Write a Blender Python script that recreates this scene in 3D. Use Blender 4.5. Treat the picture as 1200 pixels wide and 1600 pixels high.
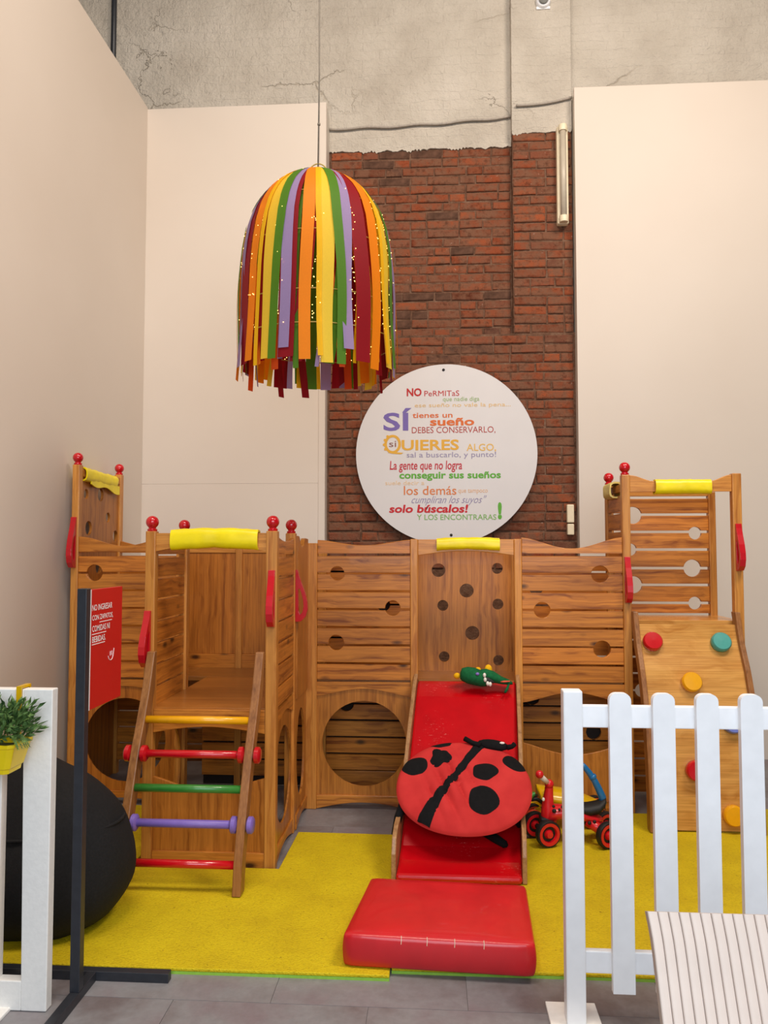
import bpy, bmesh, math, random
from mathutils import Vector, Matrix, Euler, noise
from mathutils.geometry import tessellate_polygon
random.seed(7)
PI = math.pi
for o in list(bpy.data.objects): bpy.data.objects.remove(o)
S = bpy.context.scene
COL = S.collection

# ------------------------------------------------------------------ camera, light, exposure
CAMH = 1.4
FPX = 1200.0
YAW = math.atan(.0647)          # looking a little to the left of the room's depth axis
PITCH = math.atan(60 / 1200)
cd = bpy.data.cameras.new('camera'); cam = bpy.data.objects.new('camera', cd); COL.objects.link(cam)
cam.location = (0, 0, CAMH)
cam.rotation_euler = (PI / 2 + PITCH, 0, YAW)
cd.sensor_fit = 'VERTICAL'; cd.sensor_height = 32.0; cd.lens = 32.0 * FPX / 1600
cd.clip_start = .05
S.camera = cam
w = bpy.data.worlds.new('world'); S.world = w; w.use_nodes = True
bg = w.node_tree.nodes['Background']
bg.inputs[0].default_value = (1.0, .93, .87, 1); bg.inputs[1].default_value = .07

def area(name, loc, target, sx, sy, power, col):
    l = bpy.data.lights.new(name, 'AREA'); l.shape = 'RECTANGLE'; l.size = sx; l.size_y = sy
    l.energy = power; l.color = col
    o = bpy.data.objects.new(name, l); COL.objects.link(o); o.location = loc
    o.rotation_euler = (Vector(target) - Vector(loc)).to_track_quat('-Z', 'Y').to_euler()
    return o
area('ceiling_lamp', (2.4, 1.7, 5.7), (.3, 4.6, 1.6), 1.4, 1.1, 175, (1.0, .86, .73))
area('ceiling_lamp', (-.5, 1.2, 6.0), (-.4, 4.3, 1.6), 2.0, 1.4, 165, (1.0, .87, .75))
area('shopfront_daylight', (.5, -1.4, 2.3), (.1, 2.6, .5), 3.4, 2.4, 155, (.78, .89, 1.0))
vs = S.view_settings
vs.view_transform = 'Standard'; vs.look = 'None'; vs.gamma = 1; vs.exposure = -.16
vs.use_curve_mapping = False

# ------------------------------------------------------------------ materials
def srgb(r, g, b):
    f = lambda c: ((c / 255 + .055) / 1.055) ** 2.4 if c > 10 else c / 255 / 12.92
    return (f(r), f(g), f(b), 1)

class NT:
    def __init__(s, name):
        s.m = bpy.data.materials.new(name); s.m.use_nodes = True
        s.t = s.m.node_tree; s.b = s.t.nodes['Principled BSDF']
    def n(s, ty, **kw):
        x = s.t.nodes.new(ty)
        for k, v in kw.items(): setattr(x, k, v)
        return x
    def l(s, a, b): s.t.links.new(a, b)
    def ramp(s, fac, stops):
        r = s.n('ShaderNodeValToRGB'); e = r.color_ramp.elements
        while len(e) < len(stops): e.new(.5)
        for i, (p, c) in enumerate(stops): e[i].position = p; e[i].color = c
        s.l(fac, r.inputs[0]); return r.outputs[0]
    def coords(s, scale=(1, 1, 1), rnd=0):
        tc = s.n('ShaderNodeTexCoord'); mp = s.n('ShaderNodeMapping'); mp.inputs[3].default_value = scale
        v = tc.outputs['Object']
        if rnd:
            oi = s.n('ShaderNodeObjectInfo'); mu = s.n('ShaderNodeMath', operation='MULTIPLY'); mu.inputs[1].default_value = rnd
            s.l(oi.outputs['Random'], mu.inputs[0]); ad = s.n('ShaderNodeVectorMath', operation='ADD')
            s.l(v, ad.inputs[0]); s.l(mu.outputs[0], ad.inputs[1]); v = ad.outputs[0]
        s.l(v, mp.inputs[0]); return mp.outputs[0]
    def noise(s, vec, scale, detail=3, rough=.5, dist=0):
        x = s.n('ShaderNodeTexNoise'); x.inputs['Scale'].default_value = scale; x.inputs['Detail'].default_value = detail
        x.inputs['Roughness'].default_value = rough; x.inputs['Distortion'].default_value = dist
        s.l(vec, x.inputs['Vector']); return x.outputs['Fac']
    def mix(s, fac, a, b, mode='MIX'):
        x = s.n('ShaderNodeMix', data_type='RGBA', blend_type=mode)
        for sock, v in ((x.inputs[0], fac), (x.inputs[6], a), (x.inputs[7], b)):
            if isinstance(v, (int, float)): sock.default_value = v
            elif isinstance(v, tuple): sock.default_value = v
            else: s.l(v, sock)
        return x.outputs[2]
    def bump(s, h, st=.3, d=.002):
        x = s.n('ShaderNodeBump'); x.inputs['Strength'].default_value = st; x.inputs['Distance'].default_value = d
        s.l(h, x.inputs['Height']); s.l(x.outputs[0], s.b.inputs['Normal'])
    def done(s, col=None, rough=.5, spec=.5, coat=0):
        if col is not None:
            if isinstance(col, tuple): s.b.inputs['Base Color'].default_value = col
            else: s.l(col, s.b.inputs['Base Color'])
        s.b.inputs['Roughness'].default_value = rough
        s.b.inputs['Specular IOR Level'].default_value = spec
        s.b.inputs['Coat Weight'].default_value = coat
        return s.m

def plain(name, c, rough=.5, var=.06, nscale=30, spec=.5, coat=0, bump=0, bscale=200):
    n = NT(name); v = n.coords(); f = n.noise(v, nscale, 3)
    d = tuple(max(0, x * (1 - var * 2)) for x in c[:3]) + (1,)
    h = tuple(min(1, x * (1 + var)) for x in c[:3]) + (1,)
    col = n.ramp(f, [(.3, d), (.7, h)])
    if bump: n.bump(n.noise(v, bscale, 3), bump, .002)
    return n.done(col, rough, spec, coat)

def wood(name, axis, light, dark, knots=.5, rough=.38, across=40, veneer=False):
    n = NT(name)
    sc = [across] * 3; sc['xyz'.index(axis)] = 1.6
    v = n.coords(tuple(sc), 37.0)
    lowv = n.coords((3, 3, 3), 37.0)
    warp = n.noise(lowv, 1.2, 2)
    ad = n.n('ShaderNodeVectorMath', operation='MULTIPLY_ADD')
    n.l(warp, ad.inputs[0]); ad.inputs[1].default_value = (2.2, 2.2, 2.2); n.l(v, ad.inputs[2])
    g = n.noise(ad.outputs[0], 1.0, 4, .55, .3)
    mid = tuple((a * .55 + b * .45) for a, b in zip(light, dark))
    col = n.ramp(g, [(.30, dark), (.42, mid), (.56, light), (.70, light), (.82, mid)])
    sc2 = [150] * 3; sc2['xyz'.index(axis)] = 4
    fine = n.noise(n.coords(tuple(sc2), 11.0), 1.0, 2)
    col = n.mix(n.ramp(fine, [(.35, (.82, .78, .74, 1)), (.65, (1, 1, 1, 1))]), (0, 0, 0, 1), col) if False else n.mix(1.0, col, n.ramp(fine, [(.35, (.80, .76, .72, 1)), (.62, (1, 1, 1, 1))]), 'MULTIPLY')
    # board to board tone
    oi = n.n('ShaderNodeObjectInfo')
    tone = n.ramp(oi.outputs['Random'], [(0, (.82, .78, .74, 1)), (.5, (1, 1, 1, 1)), (1, (1.0, .92, .84, 1))])
    col = n.mix(1.0, col, tone, 'MULTIPLY')
    if knots:
        sk = [9.0] * 3; sk['xyz'.index(axis)] = 4.2
        vo = n.n('ShaderNodeTexVoronoi'); vo.inputs['Scale'].default_value = 1.0
        n.l(n.coords(tuple(sk), 23.0), vo.inputs['Vector'])
        k = n.ramp(vo.outputs['Distance'], [(.06, (1, 1, 1, 1)), (.17, (0, 0, 0, 1))])
        col = n.mix(k, col, (.075, .025, .006, 1))
    n.bump(g, .12, .001)
    return n.done(col, rough, .4, .08)

M = {}
WL = (.66, .245, .034, 1); WD = (.28, .075, .008, 1)
for ax in 'xyz':
    M['wood_' + ax] = wood('pine_' + ax, ax, WL, WD)
    M['post_' + ax] = wood('post_pine_' + ax, ax, (.70, .305, .060, 1), (.48, .165, .024, 1), knots=0)
    M['ven_' + ax] = wood('veneer_' + ax, ax, (.55, .205, .030, 1), (.31, .095, .011, 1), knots=0, across=40)
M['ply'] = wood('birch_ply', 'x', (.74, .38, .10, 1), (.54, .23, .045, 1), knots=0, rough=.22, across=12)
M['rail'] = wood('dark_rail', 'z', (.36, .155, .048, 1), (.21, .08, .022, 1), knots=0)
M['slider'] = wood('slide_side', 'y', (.46, .25, .11, 1), (.30, .15, .06, 1), knots=0)
M['floorboard'] = wood('platform_board', 'x', (.42, .165, .032, 1), (.28, .095, .016, 1), knots=0, rough=.3)
M['gapshade'] = plain('gap_shade', srgb(38, 24, 16), .8, .1, 20)  # near-black colour standing in for shade behind the rear slats
M['red'] = plain('red_lacquer', srgb(196, 12, 28), .28, .03, coat=.4)
M['ballred'] = plain('red_ball_paint', srgb(200, 14, 26), .22, .03, coat=.5)
M['yellow'] = plain('yellow_lacquer', srgb(240, 170, 10), .3, .03, coat=.3)
M['green'] = plain('green_lacquer', srgb(52, 128, 48), .35, .04, coat=.3)
M['purple'] = plain('purple_lacquer', srgb(128, 104, 186), .4, .04)
M['teal'] = plain('teal_lacquer', srgb(72, 158, 148), .35, .03)
M['blue'] = plain('blue_lacquer', srgb(110, 124, 205), .35, .03)
M['vinyl_y'] = plain('yellow_vinyl', srgb(250, 226, 10), .38, .05, 14, bump=.15, bscale=25)
M['vinyl_old'] = plain('faded_yellow_vinyl', srgb(222, 200, 110), .45, .06, 14)
M['black'] = plain('black_fabric', srgb(18, 18, 20), .9, .12, 80, spec=.2, bump=.3, bscale=400)
M['bean'] = plain('black_cordura', srgb(27, 27, 29), .82, .14, 120, spec=.3, bump=.4, bscale=500)
M['metal'] = plain('black_steel', srgb(44, 46, 52), .4, .08, 40, spec=.5)
M['signred'] = plain('sign_red', srgb(205, 24, 22), .45, .02, 8)
M['white'] = plain('white_paint', srgb(247, 248, 251), .45, .02, 18)
M['oldwhite'] = plain('worn_white_paint', srgb(242, 239, 234), .55, .02, 60, bump=.2, bscale=120)
M['cream'] = plain('cream_plastic', srgb(236, 222, 190), .4, .03)
M['board'] = plain('signboard_white', srgb(216, 211, 209), .45, .012, 4)
M['tubeglass'] = plain('dusty_tube', srgb(196, 184, 164), .35, .03)
M['chair'] = plain('chair_cream', srgb(208, 192, 181), .5, .02, 20)
M['metalg'] = plain('grey_conduit', srgb(118, 118, 112), .5, .08, 30)
M['cable'] = plain('cable_grey', srgb(168, 158, 146), .6, .1, 60)
M['cord'] = plain('lamp_cord_grey', srgb(120, 112, 100), .6, .1, 60)
M['dark'] = plain('dark_rubber', srgb(22, 20, 20), .6, .1, 60)
M['tyre_red'] = plain('toy_red_plastic', srgb(214, 26, 34), .3, .03, coat=.3)
M['toyblue'] = plain('toy_blue_plastic', srgb(24, 108, 168), .35, .05, coat=.2)
M['toyorange'] = plain('toy_orange_plastic', srgb(222, 72, 40), .35, .05)
M['toyyellow'] = plain('toy_yellow_plastic', srgb(226, 178, 10), .3, .05, coat=.2)
M['toygreen'] = plain('toy_green_plastic', srgb(60, 140, 50), .4, .06)
M['toywhite'] = plain('toy_white_plastic', srgb(225, 215, 205), .4, .03)
M['croc'] = plain('green_plush', srgb(22, 100, 56), .85, .12, 60, spec=.2, bump=.4, bscale=300)
M['crocy'] = plain('yellow_plush', srgb(240, 180, 20), .85, .08, 60, spec=.2)
M['foamg'] = plain('green_foam', srgb(150, 200, 70), .8, .05, 60)
M['pot'] = plain('yellow_pot', srgb(246, 214, 10), .35, .02)
M['soil'] = plain('pot_filling', srgb(50, 60, 30), .9, .1)
M['tan_eye'] = plain('eye_white', srgb(235, 230, 220), .4, .02)
M['wire'] = plain('brass_wire', srgb(176, 150, 70), .4, .05)
for k, c in dict(ribbon_red=(150, 8, 24), ribbon_orange=(250, 140, 8), ribbon_amber=(246, 190, 10), ribbon_yellow=(246, 208, 58),
                 ribbon_green=(84, 132, 26), ribbon_lavender=(166, 142, 186), ribbon_flame=(232, 82, 20)).items():
    n = NT(k); c = srgb(*c); v = n.coords((60, 60, 60)); f = n.noise(v, 3, 2)
    n.done(n.ramp(f, [(.3, tuple(x * .93 for x in c[:3]) + (1,)), (.7, c)]), .6, .3)
    tr = n.n('ShaderNodeBsdfTranslucent'); tr.inputs[0].default_value = c
    mx = n.n('ShaderNodeMixShader'); mx.inputs[0].default_value = .35
    n.l(n.b.outputs[0], mx.inputs[1]); n.l(tr.outputs[0], mx.inputs[2])
    n.l(mx.outputs[0], n.t.nodes['Material Output'].inputs[0]); M[k] = n.m
n = NT('tiny_bulb'); n.b.inputs['Emission Color'].default_value = (1, .62, .16, 1); n.b.inputs['Emission Strength'].default_value = 5.0
M['bulb'] = n.done((1, .8, .4, 1), .3)
n = NT('ladybug_fabric'); v = n.coords(); f = n.noise(v, 9, 4); n.bump(n.noise(v, 260, 2), .25, .001)
M['lady'] = n.done(n.ramp(f, [(.3, srgb(188, 44, 44)), (.7, srgb(206, 56, 54))]), .85, .2)
# red vinyl with scuffs
def scuffed(name, c, amt, rough):
    n = NT(name); v = n.coords((6, 6, 6)); s1 = n.noise(n.coords((16, 50, 50)), 3.0, 5, .75); s2 = n.noise(v, .9, 3)
    k = n.ramp(s1, [(.70 - amt, (0, 0, 0, 1)), (.74 - amt, (1, 1, 1, 1))])
    k2 = n.ramp(s2, [(.50, (0, 0, 0, 1)), (.62, (1, 1, 1, 1))])
    kk = n.mix(1.0, k, k2, 'MULTIPLY')
    base = n.ramp(n.noise(v, 1.5, 3), [(.3, tuple(x * .86 for x in c[:3]) + (1,)), (.7, c)])
    n.bump(n.noise(v, 1.2, 3), .25, .006)
    return n.done(n.mix(kk, base, srgb(226, 120, 116)), rough, .5, .25)
M['slide_red'] = scuffed('slide_vinyl', srgb(200, 4, 18), .085, .22)
M['pad_red'] = scuffed('pad_vinyl', srgb(212, 30, 38), .02, .34)
# floor vinyl, mat, walls
n = NT('grey_vinyl'); v = n.coords((1, 1, 1), 9.0)
a = n.noise(v, 3.2, 5, .6); b = n.noise(v, 38, 4, .65)
c1 = n.ramp(a, [(.32, srgb(118, 108, 108)), (.52, srgb(142, 140, 142)), (.72, srgb(134, 122, 126))])
M['floor'] = n.done(n.mix(1.0, c1, n.ramp(b, [(.3, (.84, .84, .84, 1)), (.7, (1, 1, 1, 1))]), 'MULTIPLY'), .42, .4)
n = NT('grey_joint'); M['joint'] = n.done(srgb(120, 116, 116), .8)
n = NT('yellow_eva'); v = n.coords()
a = n.noise(v, 5, 5, .6); b = n.noise(n.coords((1, 1.8, 1)), 120, 3, .6); d = n.noise(v, 2.0, 2)
col = n.ramp(a, [(.25, srgb(206, 178, 10)), (.5, srgb(218, 192, 12)), (.75, srgb(226, 202, 18))])
dirt = n.ramp(n.noise(v, 60, 2, .5), [(.24, (.5, .42, .2, 1)), (.30, (1, 1, 1, 1))])
n.bump(b, .9, .006)
col = n.mix(1.0, col, n.ramp(b, [(.32, (.80, .78, .6, 1)), (.52, (1, 1, 1, 1))]), 'MULTIPLY')
M['mat'] = n.done(n.mix(1.0, col, dirt, 'MULTIPLY'), .62, .35)
n = NT('painted_board'); v = n.coords((.5, .5, .5)); a = n.noise(v, 1.6, 4)
M['panel'] = n.done(n.ramp(a, [(.3, srgb(216, 203, 189)), (.7, srgb(222, 210, 197))]), .55, .3)
n = NT('board_edge'); M['edge'] = n.done(srgb(214, 206, 194), .6)
n = NT('whitewashed_brick'); v = n.coords()
a = n.noise(v, 2.2, 6, .62); b = n.noise(v, 14, 6, .68)
br = n.n('ShaderNodeTexBrick'); br.inputs['Scale'].default_value = 1.0; br.inputs['Brick Width'].default_value = .24
br.inputs['Row Height'].default_value = .067; br.inputs['Mortar Size'].default_value = .006; br.inputs['Mortar Smooth'].default_value = 1
br.inputs['Color1'].default_value = (1, 1, 1, 1); br.inputs['Color2'].default_value = (.8, .8, .8, 1); br.inputs['Mortar'].default_value = (.25, .25, .25, 1)
sw = n.n('ShaderNodeSeparateXYZ'); n.l(v, sw.inputs[0]); cb = n.n('ShaderNodeCombineXYZ'); n.l(sw.outputs[0], cb.inputs[0]); n.l(sw.outputs[2], cb.inputs[1])
wv = n.n('ShaderNodeVectorMath', operation='MULTIPLY_ADD'); n.l(n.noise(v, 5, 3), wv.inputs[0]); wv.inputs[1].default_value = (.08, .08, 0); n.l(cb.outputs[0], wv.inputs[2])
n.l(wv.outputs[0], br.inputs['Vector'])
crk = n.n('ShaderNodeTexVoronoi', feature='DISTANCE_TO_EDGE'); crk.inputs['Scale'].default_value = .7
cv = n.n('ShaderNodeVectorMath', operation='MULTIPLY_ADD'); n.l(n.noise(v, 3, 5, .7), cv.inputs[0]); cv.inputs[1].default_value = (1.1, 1.1, 1.1)
n.l(n.coords((1.0, 1, 2.6)), cv.inputs[2]); n.l(cv.outputs[0], crk.inputs['Vector'])
cmask = n.ramp(n.noise(v, 1.3, 2), [(.5, (0, 0, 0, 1)), (.62, (1, 1, 1, 1))])
ck = n.mix(cmask, (1, 1, 1, 1), n.ramp(crk.outputs['Distance'], [(.0, (.70, .66, .60, 1)), (.010, (1, 1, 1, 1))]))
hh = n.mix(.10, n.mix(.5, a, b), br.outputs['Color'], 'MULTIPLY')
hh = n.mix(.6, hh, ck, 'MULTIPLY')
n.bump(hh, 1.0, .06)
col = n.ramp(a, [(.3, srgb(188, 178, 164)), (.55, srgb(204, 195, 181)), (.75, srgb(212, 203, 190))])
M['whitewash'] = n.done(n.mix(.8, col, ck, 'MULTIPLY'), .8, .2)
n = NT('old_brick'); v = n.coords((1, 1, 1), 13.0)
oi = n.n('ShaderNodeObjectInfo')
base = n.ramp(oi.outputs['Random'], [(0, srgb(104, 58, 40)), (.18, srgb(146, 74, 46)), (.4, srgb(126, 72, 50)), (.6, srgb(158, 82, 50)), (.8, srgb(116, 72, 54)), (.93, srgb(142, 78, 54)), (1, srgb(82, 62, 52))])
pat = n.noise(v, 11, 5, .65)
base = n.mix(n.ramp(pat, [(.38, (0, 0, 0, 1)), (.58, (.9, .9, .9, 1))]), base, srgb(124, 86, 66))
dk = n.ramp(n.noise(v, 24, 4, .7), [(.30, (.55, .5, .48, 1)), (.48, (1, 1, 1, 1))])
wht = n.ramp(n.noise(v, 34, 3, .6), [(.70, (0, 0, 0, 1)), (.77, (.7, .7, .7, 1))])
base = n.mix(1.0, base, dk, 'MULTIPLY')
n.bump(n.noise(v, 55, 5, .7), .9, .008)
M['brick'] = n.done(n.mix(wht, base, srgb(190, 172, 156)), .9, .15)
M['darkbrick'] = plain('dark_brick', srgb(96, 68, 54), .9, .22, 24, spec=.15, bump=.9, bscale=60)  # darker brick, mostly in low courses of the recess
n = NT('lime_mortar'); v = n.coords(); a = n.noise(v, 16, 5, .7); n.bump(n.noise(v, 70, 5, .7), 1, .01)
M['mortar'] = n.done(n.ramp(a, [(.3, srgb(86, 62, 48)), (.5, srgb(118, 86, 68)), (.72, srgb(142, 112, 92))]), .95, .1)
n = NT('leaf_green'); v = n.coords(); a = n.noise(v, 45, 3)
M['leaf'] = n.done(n.ramp(a, [(.3, srgb(44, 72, 34)), (.55, srgb(84, 116, 58)), (.75, srgb(120, 150, 84))]), .6, .3)

# ------------------------------------------------------------------ helpers
def at(px, py, Y):                                   # where a sight line meets the upright plane at depth Y
    x = (px - 600) / FPX; z = (800 - py) / FPX
    y2 = math.cos(PITCH) - z * math.sin(PITCH); z2 = math.sin(PITCH) + z * math.cos(PITCH)
    X = x * math.cos(YAW) - y2 * math.sin(YAW); Yd = x * math.sin(YAW) + y2 * math.cos(YAW)
    t = Y / Yd
    return Vector((X * t, Y, CAMH + z2 * t))

def root_off(p):
    v = Vector((0, 0, 0))
    while p is not None: v += p.location; p = p.parent
    return v

def raw(name, verts, faces, mat, parent=None, smooth=False, bevel=0, loc=None, mats=None, fm=None):
    """One mesh object; verts in world metres unless loc gives the object's own world origin (then local)."""
    me = bpy.data.meshes.new(name)
    off = root_off(parent)
    if loc is None: verts = [Vector(v) - off for v in verts]
    me.from_pydata([tuple(v) for v in verts], [], faces); me.update()
    bm = bmesh.new(); bm.from_mesh(me); bmesh.ops.recalc_face_normals(bm, faces=bm.faces); bm.to_mesh(me); bm.free()
    for m_ in (mats or [mat]): me.materials.append(M[m_] if isinstance(m_, str) else m_)
    if fm:
        for p, k in zip(me.polygons, fm): p.material_index = k
    if smooth:
        for p in me.polygons: p.use_smooth = True
        if smooth != 'all': me.set_sharp_from_angle(angle=.9)
    o = bpy.data.objects.new(name, me); COL.objects.link(o)
    if parent is not None: o.parent = parent
    if loc is not None: o.location = Vector(loc) - off
    if bevel:
        b = o.modifiers.new('bevel', 'BEVEL'); b.width = bevel; b.segments = 2; b.limit_method = 'ANGLE'; b.angle_limit = .6
    return o

def thing(name, label, cat, loc=(0, 0, 0), group=None):
    o = bpy.data.objects.new(name, None); COL.objects.link(o); o.location = loc; o.empty_display_size = .05
    return tag(o, label, cat, group)

def tag(o, label=None, cat=None, group=None, kind=None):
    if label: o['label'] = label
    if cat: o['category'] = cat
    if group: o['group'] = group
    if kind: o['kind'] = kind
    return o

def boxv(x0, x1, y0, y1, z0, z1):
    return [(x, y, z) for z in (z0, z1) for y in (y0, y1) for x in (x0, x1)], \
           [(0, 1, 3, 2), (4, 5, 7, 6), (0, 1, 5, 4), (2, 3, 7, 6), (0, 2, 6, 4), (1, 3, 7, 5)]

def box(name, x0, x1, y0, y1, z0, z1, mat, parent=None, bevel=.003, **k):
    v, f = boxv(x0, x1, y0, y1, z0, z1)
    return raw(name, v, f, mat, parent, bevel=bevel, **k)

def prism(name, outer, holes, plane, a0, a1, mat, parent=None, bevel=0, smooth=False):
    """2-D outline with holes, extruded along the missing axis."""
    loops = [outer] + list(holes)
    flat = [p for l in loops for p in l]
    tri = tessellate_polygon([[Vector((p[0], p[1], 0)) for p in l] for l in loops])
    def m3(p, a):
        return {'XZ': (p[0], a, p[1]), 'YZ': (a, p[0], p[1]), 'XY': (p[0], p[1], a)}[plane]
    N = len(flat)
    v = [m3(p, a0) for p in flat] + [m3(p, a1) for p in flat]
    f = [tuple(t) for t in tri] + [tuple(i + N for i in reversed(t)) for t in tri]
    s = 0
    for l in loops:
        n_ = len(l)
        for i in range(n_):
            a, b = s + i, s + (i + 1) % n_
            f.append((a, b, b + N, a + N))
        s += n_
    return raw(name, v, f, mat, parent, bevel=bevel, smooth=smooth)

def circ(cx, cy, r, n=28, ry=None):
    ry = ry or r
    return [(cx + r * math.cos(2 * PI * i / n), cy + ry * math.sin(2 * PI * i / n)) for i in range(n)]

def frame_axes(d):
    d = d.normalized(); u = d.cross(Vector((0, 0, 1)))
    if u.length < 1e-3: u = d.cross(Vector((1, 0, 0)))
    u.normalize(); return u, d.cross(u).normalized()

def tubev(pts, r, seg=10, cap=True):
    pts = [Vector(p) for p in pts]; rs = r if isinstance(r, (list, tuple)) else [r] * len(pts)
    v = []; f = []; N = len(pts); u0 = None
    for i, p in enumerate(pts):
        d = (pts[min(i + 1, N - 1)] - pts[max(i - 1, 0)])
        if u0 is None: u0, w0 = frame_axes(d)
        else:
            d.normalize(); u0 = (u0 - d * u0.dot(d)).normalized(); w0 = d.cross(u0)
        for k in range(seg):
            a = 2 * PI * k / seg; v.append(p + (u0 * math.cos(a) + w0 * math.sin(a)) * rs[i])
    for i in range(N - 1):
        for k in range(seg):
            a = i * seg + k; b = i * seg + (k + 1) % seg; f.append((a, b, b + seg, a + seg))
    if cap: f.append(tuple(range(seg))); f.append(tuple(range((N - 1) * seg, N * seg)))
    return v, f

def tube(name, pts, r, mat, parent=None, seg=10, smooth=True, **k):
    v, f = tubev(pts, r, seg); o = raw(name, v, f, mat, parent, smooth=False, **k)
    if smooth:
        for p in o.data.polygons: p.use_smooth = len(p.vertices) == 4
    return o

def lathev(prof, c, axis=(0, 0, 1), seg=20):
    A = Vector(axis).normalized(); u, w_ = frame_axes(A); c = Vector(c); v = []; f = []
    for r, z in prof:
        for k in range(seg):
            a = 2 * PI * k / seg; v.append(c + A * z + (u * math.cos(a) + w_ * math.sin(a)) * r)
    for i in range(len(prof) - 1):
        for k in range(seg):
            a = i * seg + k; b = i * seg + (k + 1) % seg; f.append((a, b, b + seg, a + seg))
    if prof[0][0] > 1e-4: f.append(tuple(range(seg)))
    if prof[-1][0] > 1e-4: f.append(tuple(range((len(prof) - 1) * seg, len(prof) * seg)))
    return v, f

def lathe(name, prof, c, mat, parent=None, axis=(0, 0, 1), seg=20, smooth=True):
    v, f = lathev(prof, c, axis, seg); o = raw(name, v, f, mat, parent)
    if smooth:
        for p in o.data.polygons: p.use_smooth = True
        o.data.set_sharp_from_angle(angle=.7)
    return o

def merge(*vf):
    V = []; F = []
    for v, f in vf:
        n_ = len(V); V += list(v); F += [tuple(i + n_ for i in q) for q in f]
    return V, F

def sphere_prof(r, n=10, sz=1.0):
    return [(max(1e-5, r * math.sin(PI * i / n)), -r * sz * math.cos(PI * i / n)) for i in range(n + 1)]

def struct(o): o['kind'] = 'structure'; return o

TXT = []
def lettering(name, s, x0, x1, z0, z1, mat, parent, place, offset=0, shear=0):
    """Flat printed text fitted into a box; place(u, v) gives the 3-D point."""
    c = bpy.data.curves.new(name, 'FONT'); c.body = s; c.offset = offset; c.shear = shear; c.resolution_u = 3
    o = bpy.data.objects.new(name, c); COL.objects.link(o)
    bpy.context.view_layer.update()
    dg = bpy.context.evaluated_depsgraph_get()
    me = o.evaluated_get(dg).to_mesh()
    vs_ = [v.co.copy() for v in me.vertices]; fs = [tuple(p.vertices) for p in me.polygons]
    o.evaluated_get(dg).to_mesh_clear()
    bpy.data.objects.remove(o); bpy.data.curves.remove(c)
    ax = min(v.x for v in vs_); bx = max(v.x for v in vs_); ay = min(v.y for v in vs_); by = max(v.y for v in vs_)
    vv = [place(x0 + (v.x - ax) / (bx - ax) * (x1 - x0), z0 + (v.y - ay) / (by - ay) * (z1 - z0)) for v in vs_]
    me2 = raw(name, vv, fs, mat, parent)
    return me2
INK = {}
def ink(rgb):
    if rgb not in INK:
        n = NT('ink_%d_%d_%d' % rgb); INK[rgb] = n.done(srgb(*rgb), .5, .3)
    return INK[rgb]

# ------------------------------------------------------------------ the room
YP = 5.375      # front of the white boards
YB = 5.475      # mortar face of the projecting brickwork
YN = 5.545      # mortar face of the recess
fl = struct(box('floor', -4.5, 4.5, -2.5, 5.8, -.15, -.003, 'joint', bevel=0))
TW, TD = .61, .305
tv, tf = boxv(-TW / 2 + .0008, TW / 2 - .0008, -TD / 2 + .0008, TD / 2 - .0008, -.006, 0)
tile0 = None
for j in range(-1, 12):
    for i in range(-4, 5):
        c = (i * TW + (TW / 2 if j % 2 else 0) + .1, 1.05 + j * TD, 0)
        if c[0] < -2.0 or c[0] > 2.3: continue
        if tile0 is None: tile0 = raw('floor_tile', tv, tf, 'floor', fl, loc=c)
        else:
            t = tile0.copy(); t.location = Vector(c) - root_off(fl); COL.objects.link(t)
far = box('floor_tile', -4.4, 4.4, 1.05 + 11.5 * TD, 5.7, -.006, 0, 'floor', fl, bevel=0)
near = box('floor_tile', -4.4, 4.4, -2.4, 1.05 - 1.5 * TD - .0016, -.006, 0, 'floor', fl, bevel=0)
ls = box('floor_tile', -4.4, -2.24, 1.05 - 1.5 * TD, 1.05 + 11.5 * TD, -.006, 0, 'floor', fl, bevel=0)
rs_ = box('floor_tile', 2.55, 4.4, 1.05 - 1.5 * TD, 1.05 + 11.5 * TD, -.006, 0, 'floor', fl, bevel=0)

ZP = 4.655
wl_ = struct(box('wall_left', -2.13, -2.09, 1.9, YP, 0, ZP, 'panel', bevel=.002))
pl = struct(box('wall_panel_left', -2.13, -.766, YP, YP + .03, 1.8757, ZP - .012, 'panel', bevel=.0006))
box('lower_board', -2.13, -.766, YP + .0004, YP + .03, 0, 1.875, 'panel', pl, bevel=.0006)
for a_ in ((-.80, -.766), (-2.05, -2.01)): box('batten', a_[0], a_[1], YP + .03, YB + .06, 0, ZP - .03, 'edge', pl)
tl = struct(box('trim_1', -.812, -.768, YP - .006, YP, 1.2, ZP - .012, 'panel', bevel=.001))
pr = struct(box('wall_panel_right', 1.005, 3.6, YP, YP + .03, 0, 4.685, 'panel', bevel=.002))
box('batten', 1.009, 1.04, YP + .03, YB + .06, 0, 4.66, 'edge', pr)
box('batten', 3.4, 3.44, YP + .03, YB + .06, 0, 4.66, 'edge', pr)
ZW = 4.375
wb = struct(box('wall_back', -4, 4, YN, 5.9, 0, ZW, 'mortar', bevel=0))
wu = struct(box('wall_back_upper', -4, 4, YN - .012, 5.9, ZW, 7.0, 'whitewash', bevel=0))
box('projecting_base', -1.9, 1.6, YB, YN, 0, 2.95, 'mortar', wb, bevel=0)
wp = struct(box('wall_pilaster', .576, 1.0, YB, YN, 2.95, 4.43, 'mortar', bevel=0))
box('painted_shaft', .573, 1.003, YB - .014, YN - .0125, 4.43, 7.0, 'whitewash', wp, bevel=.004)
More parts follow.
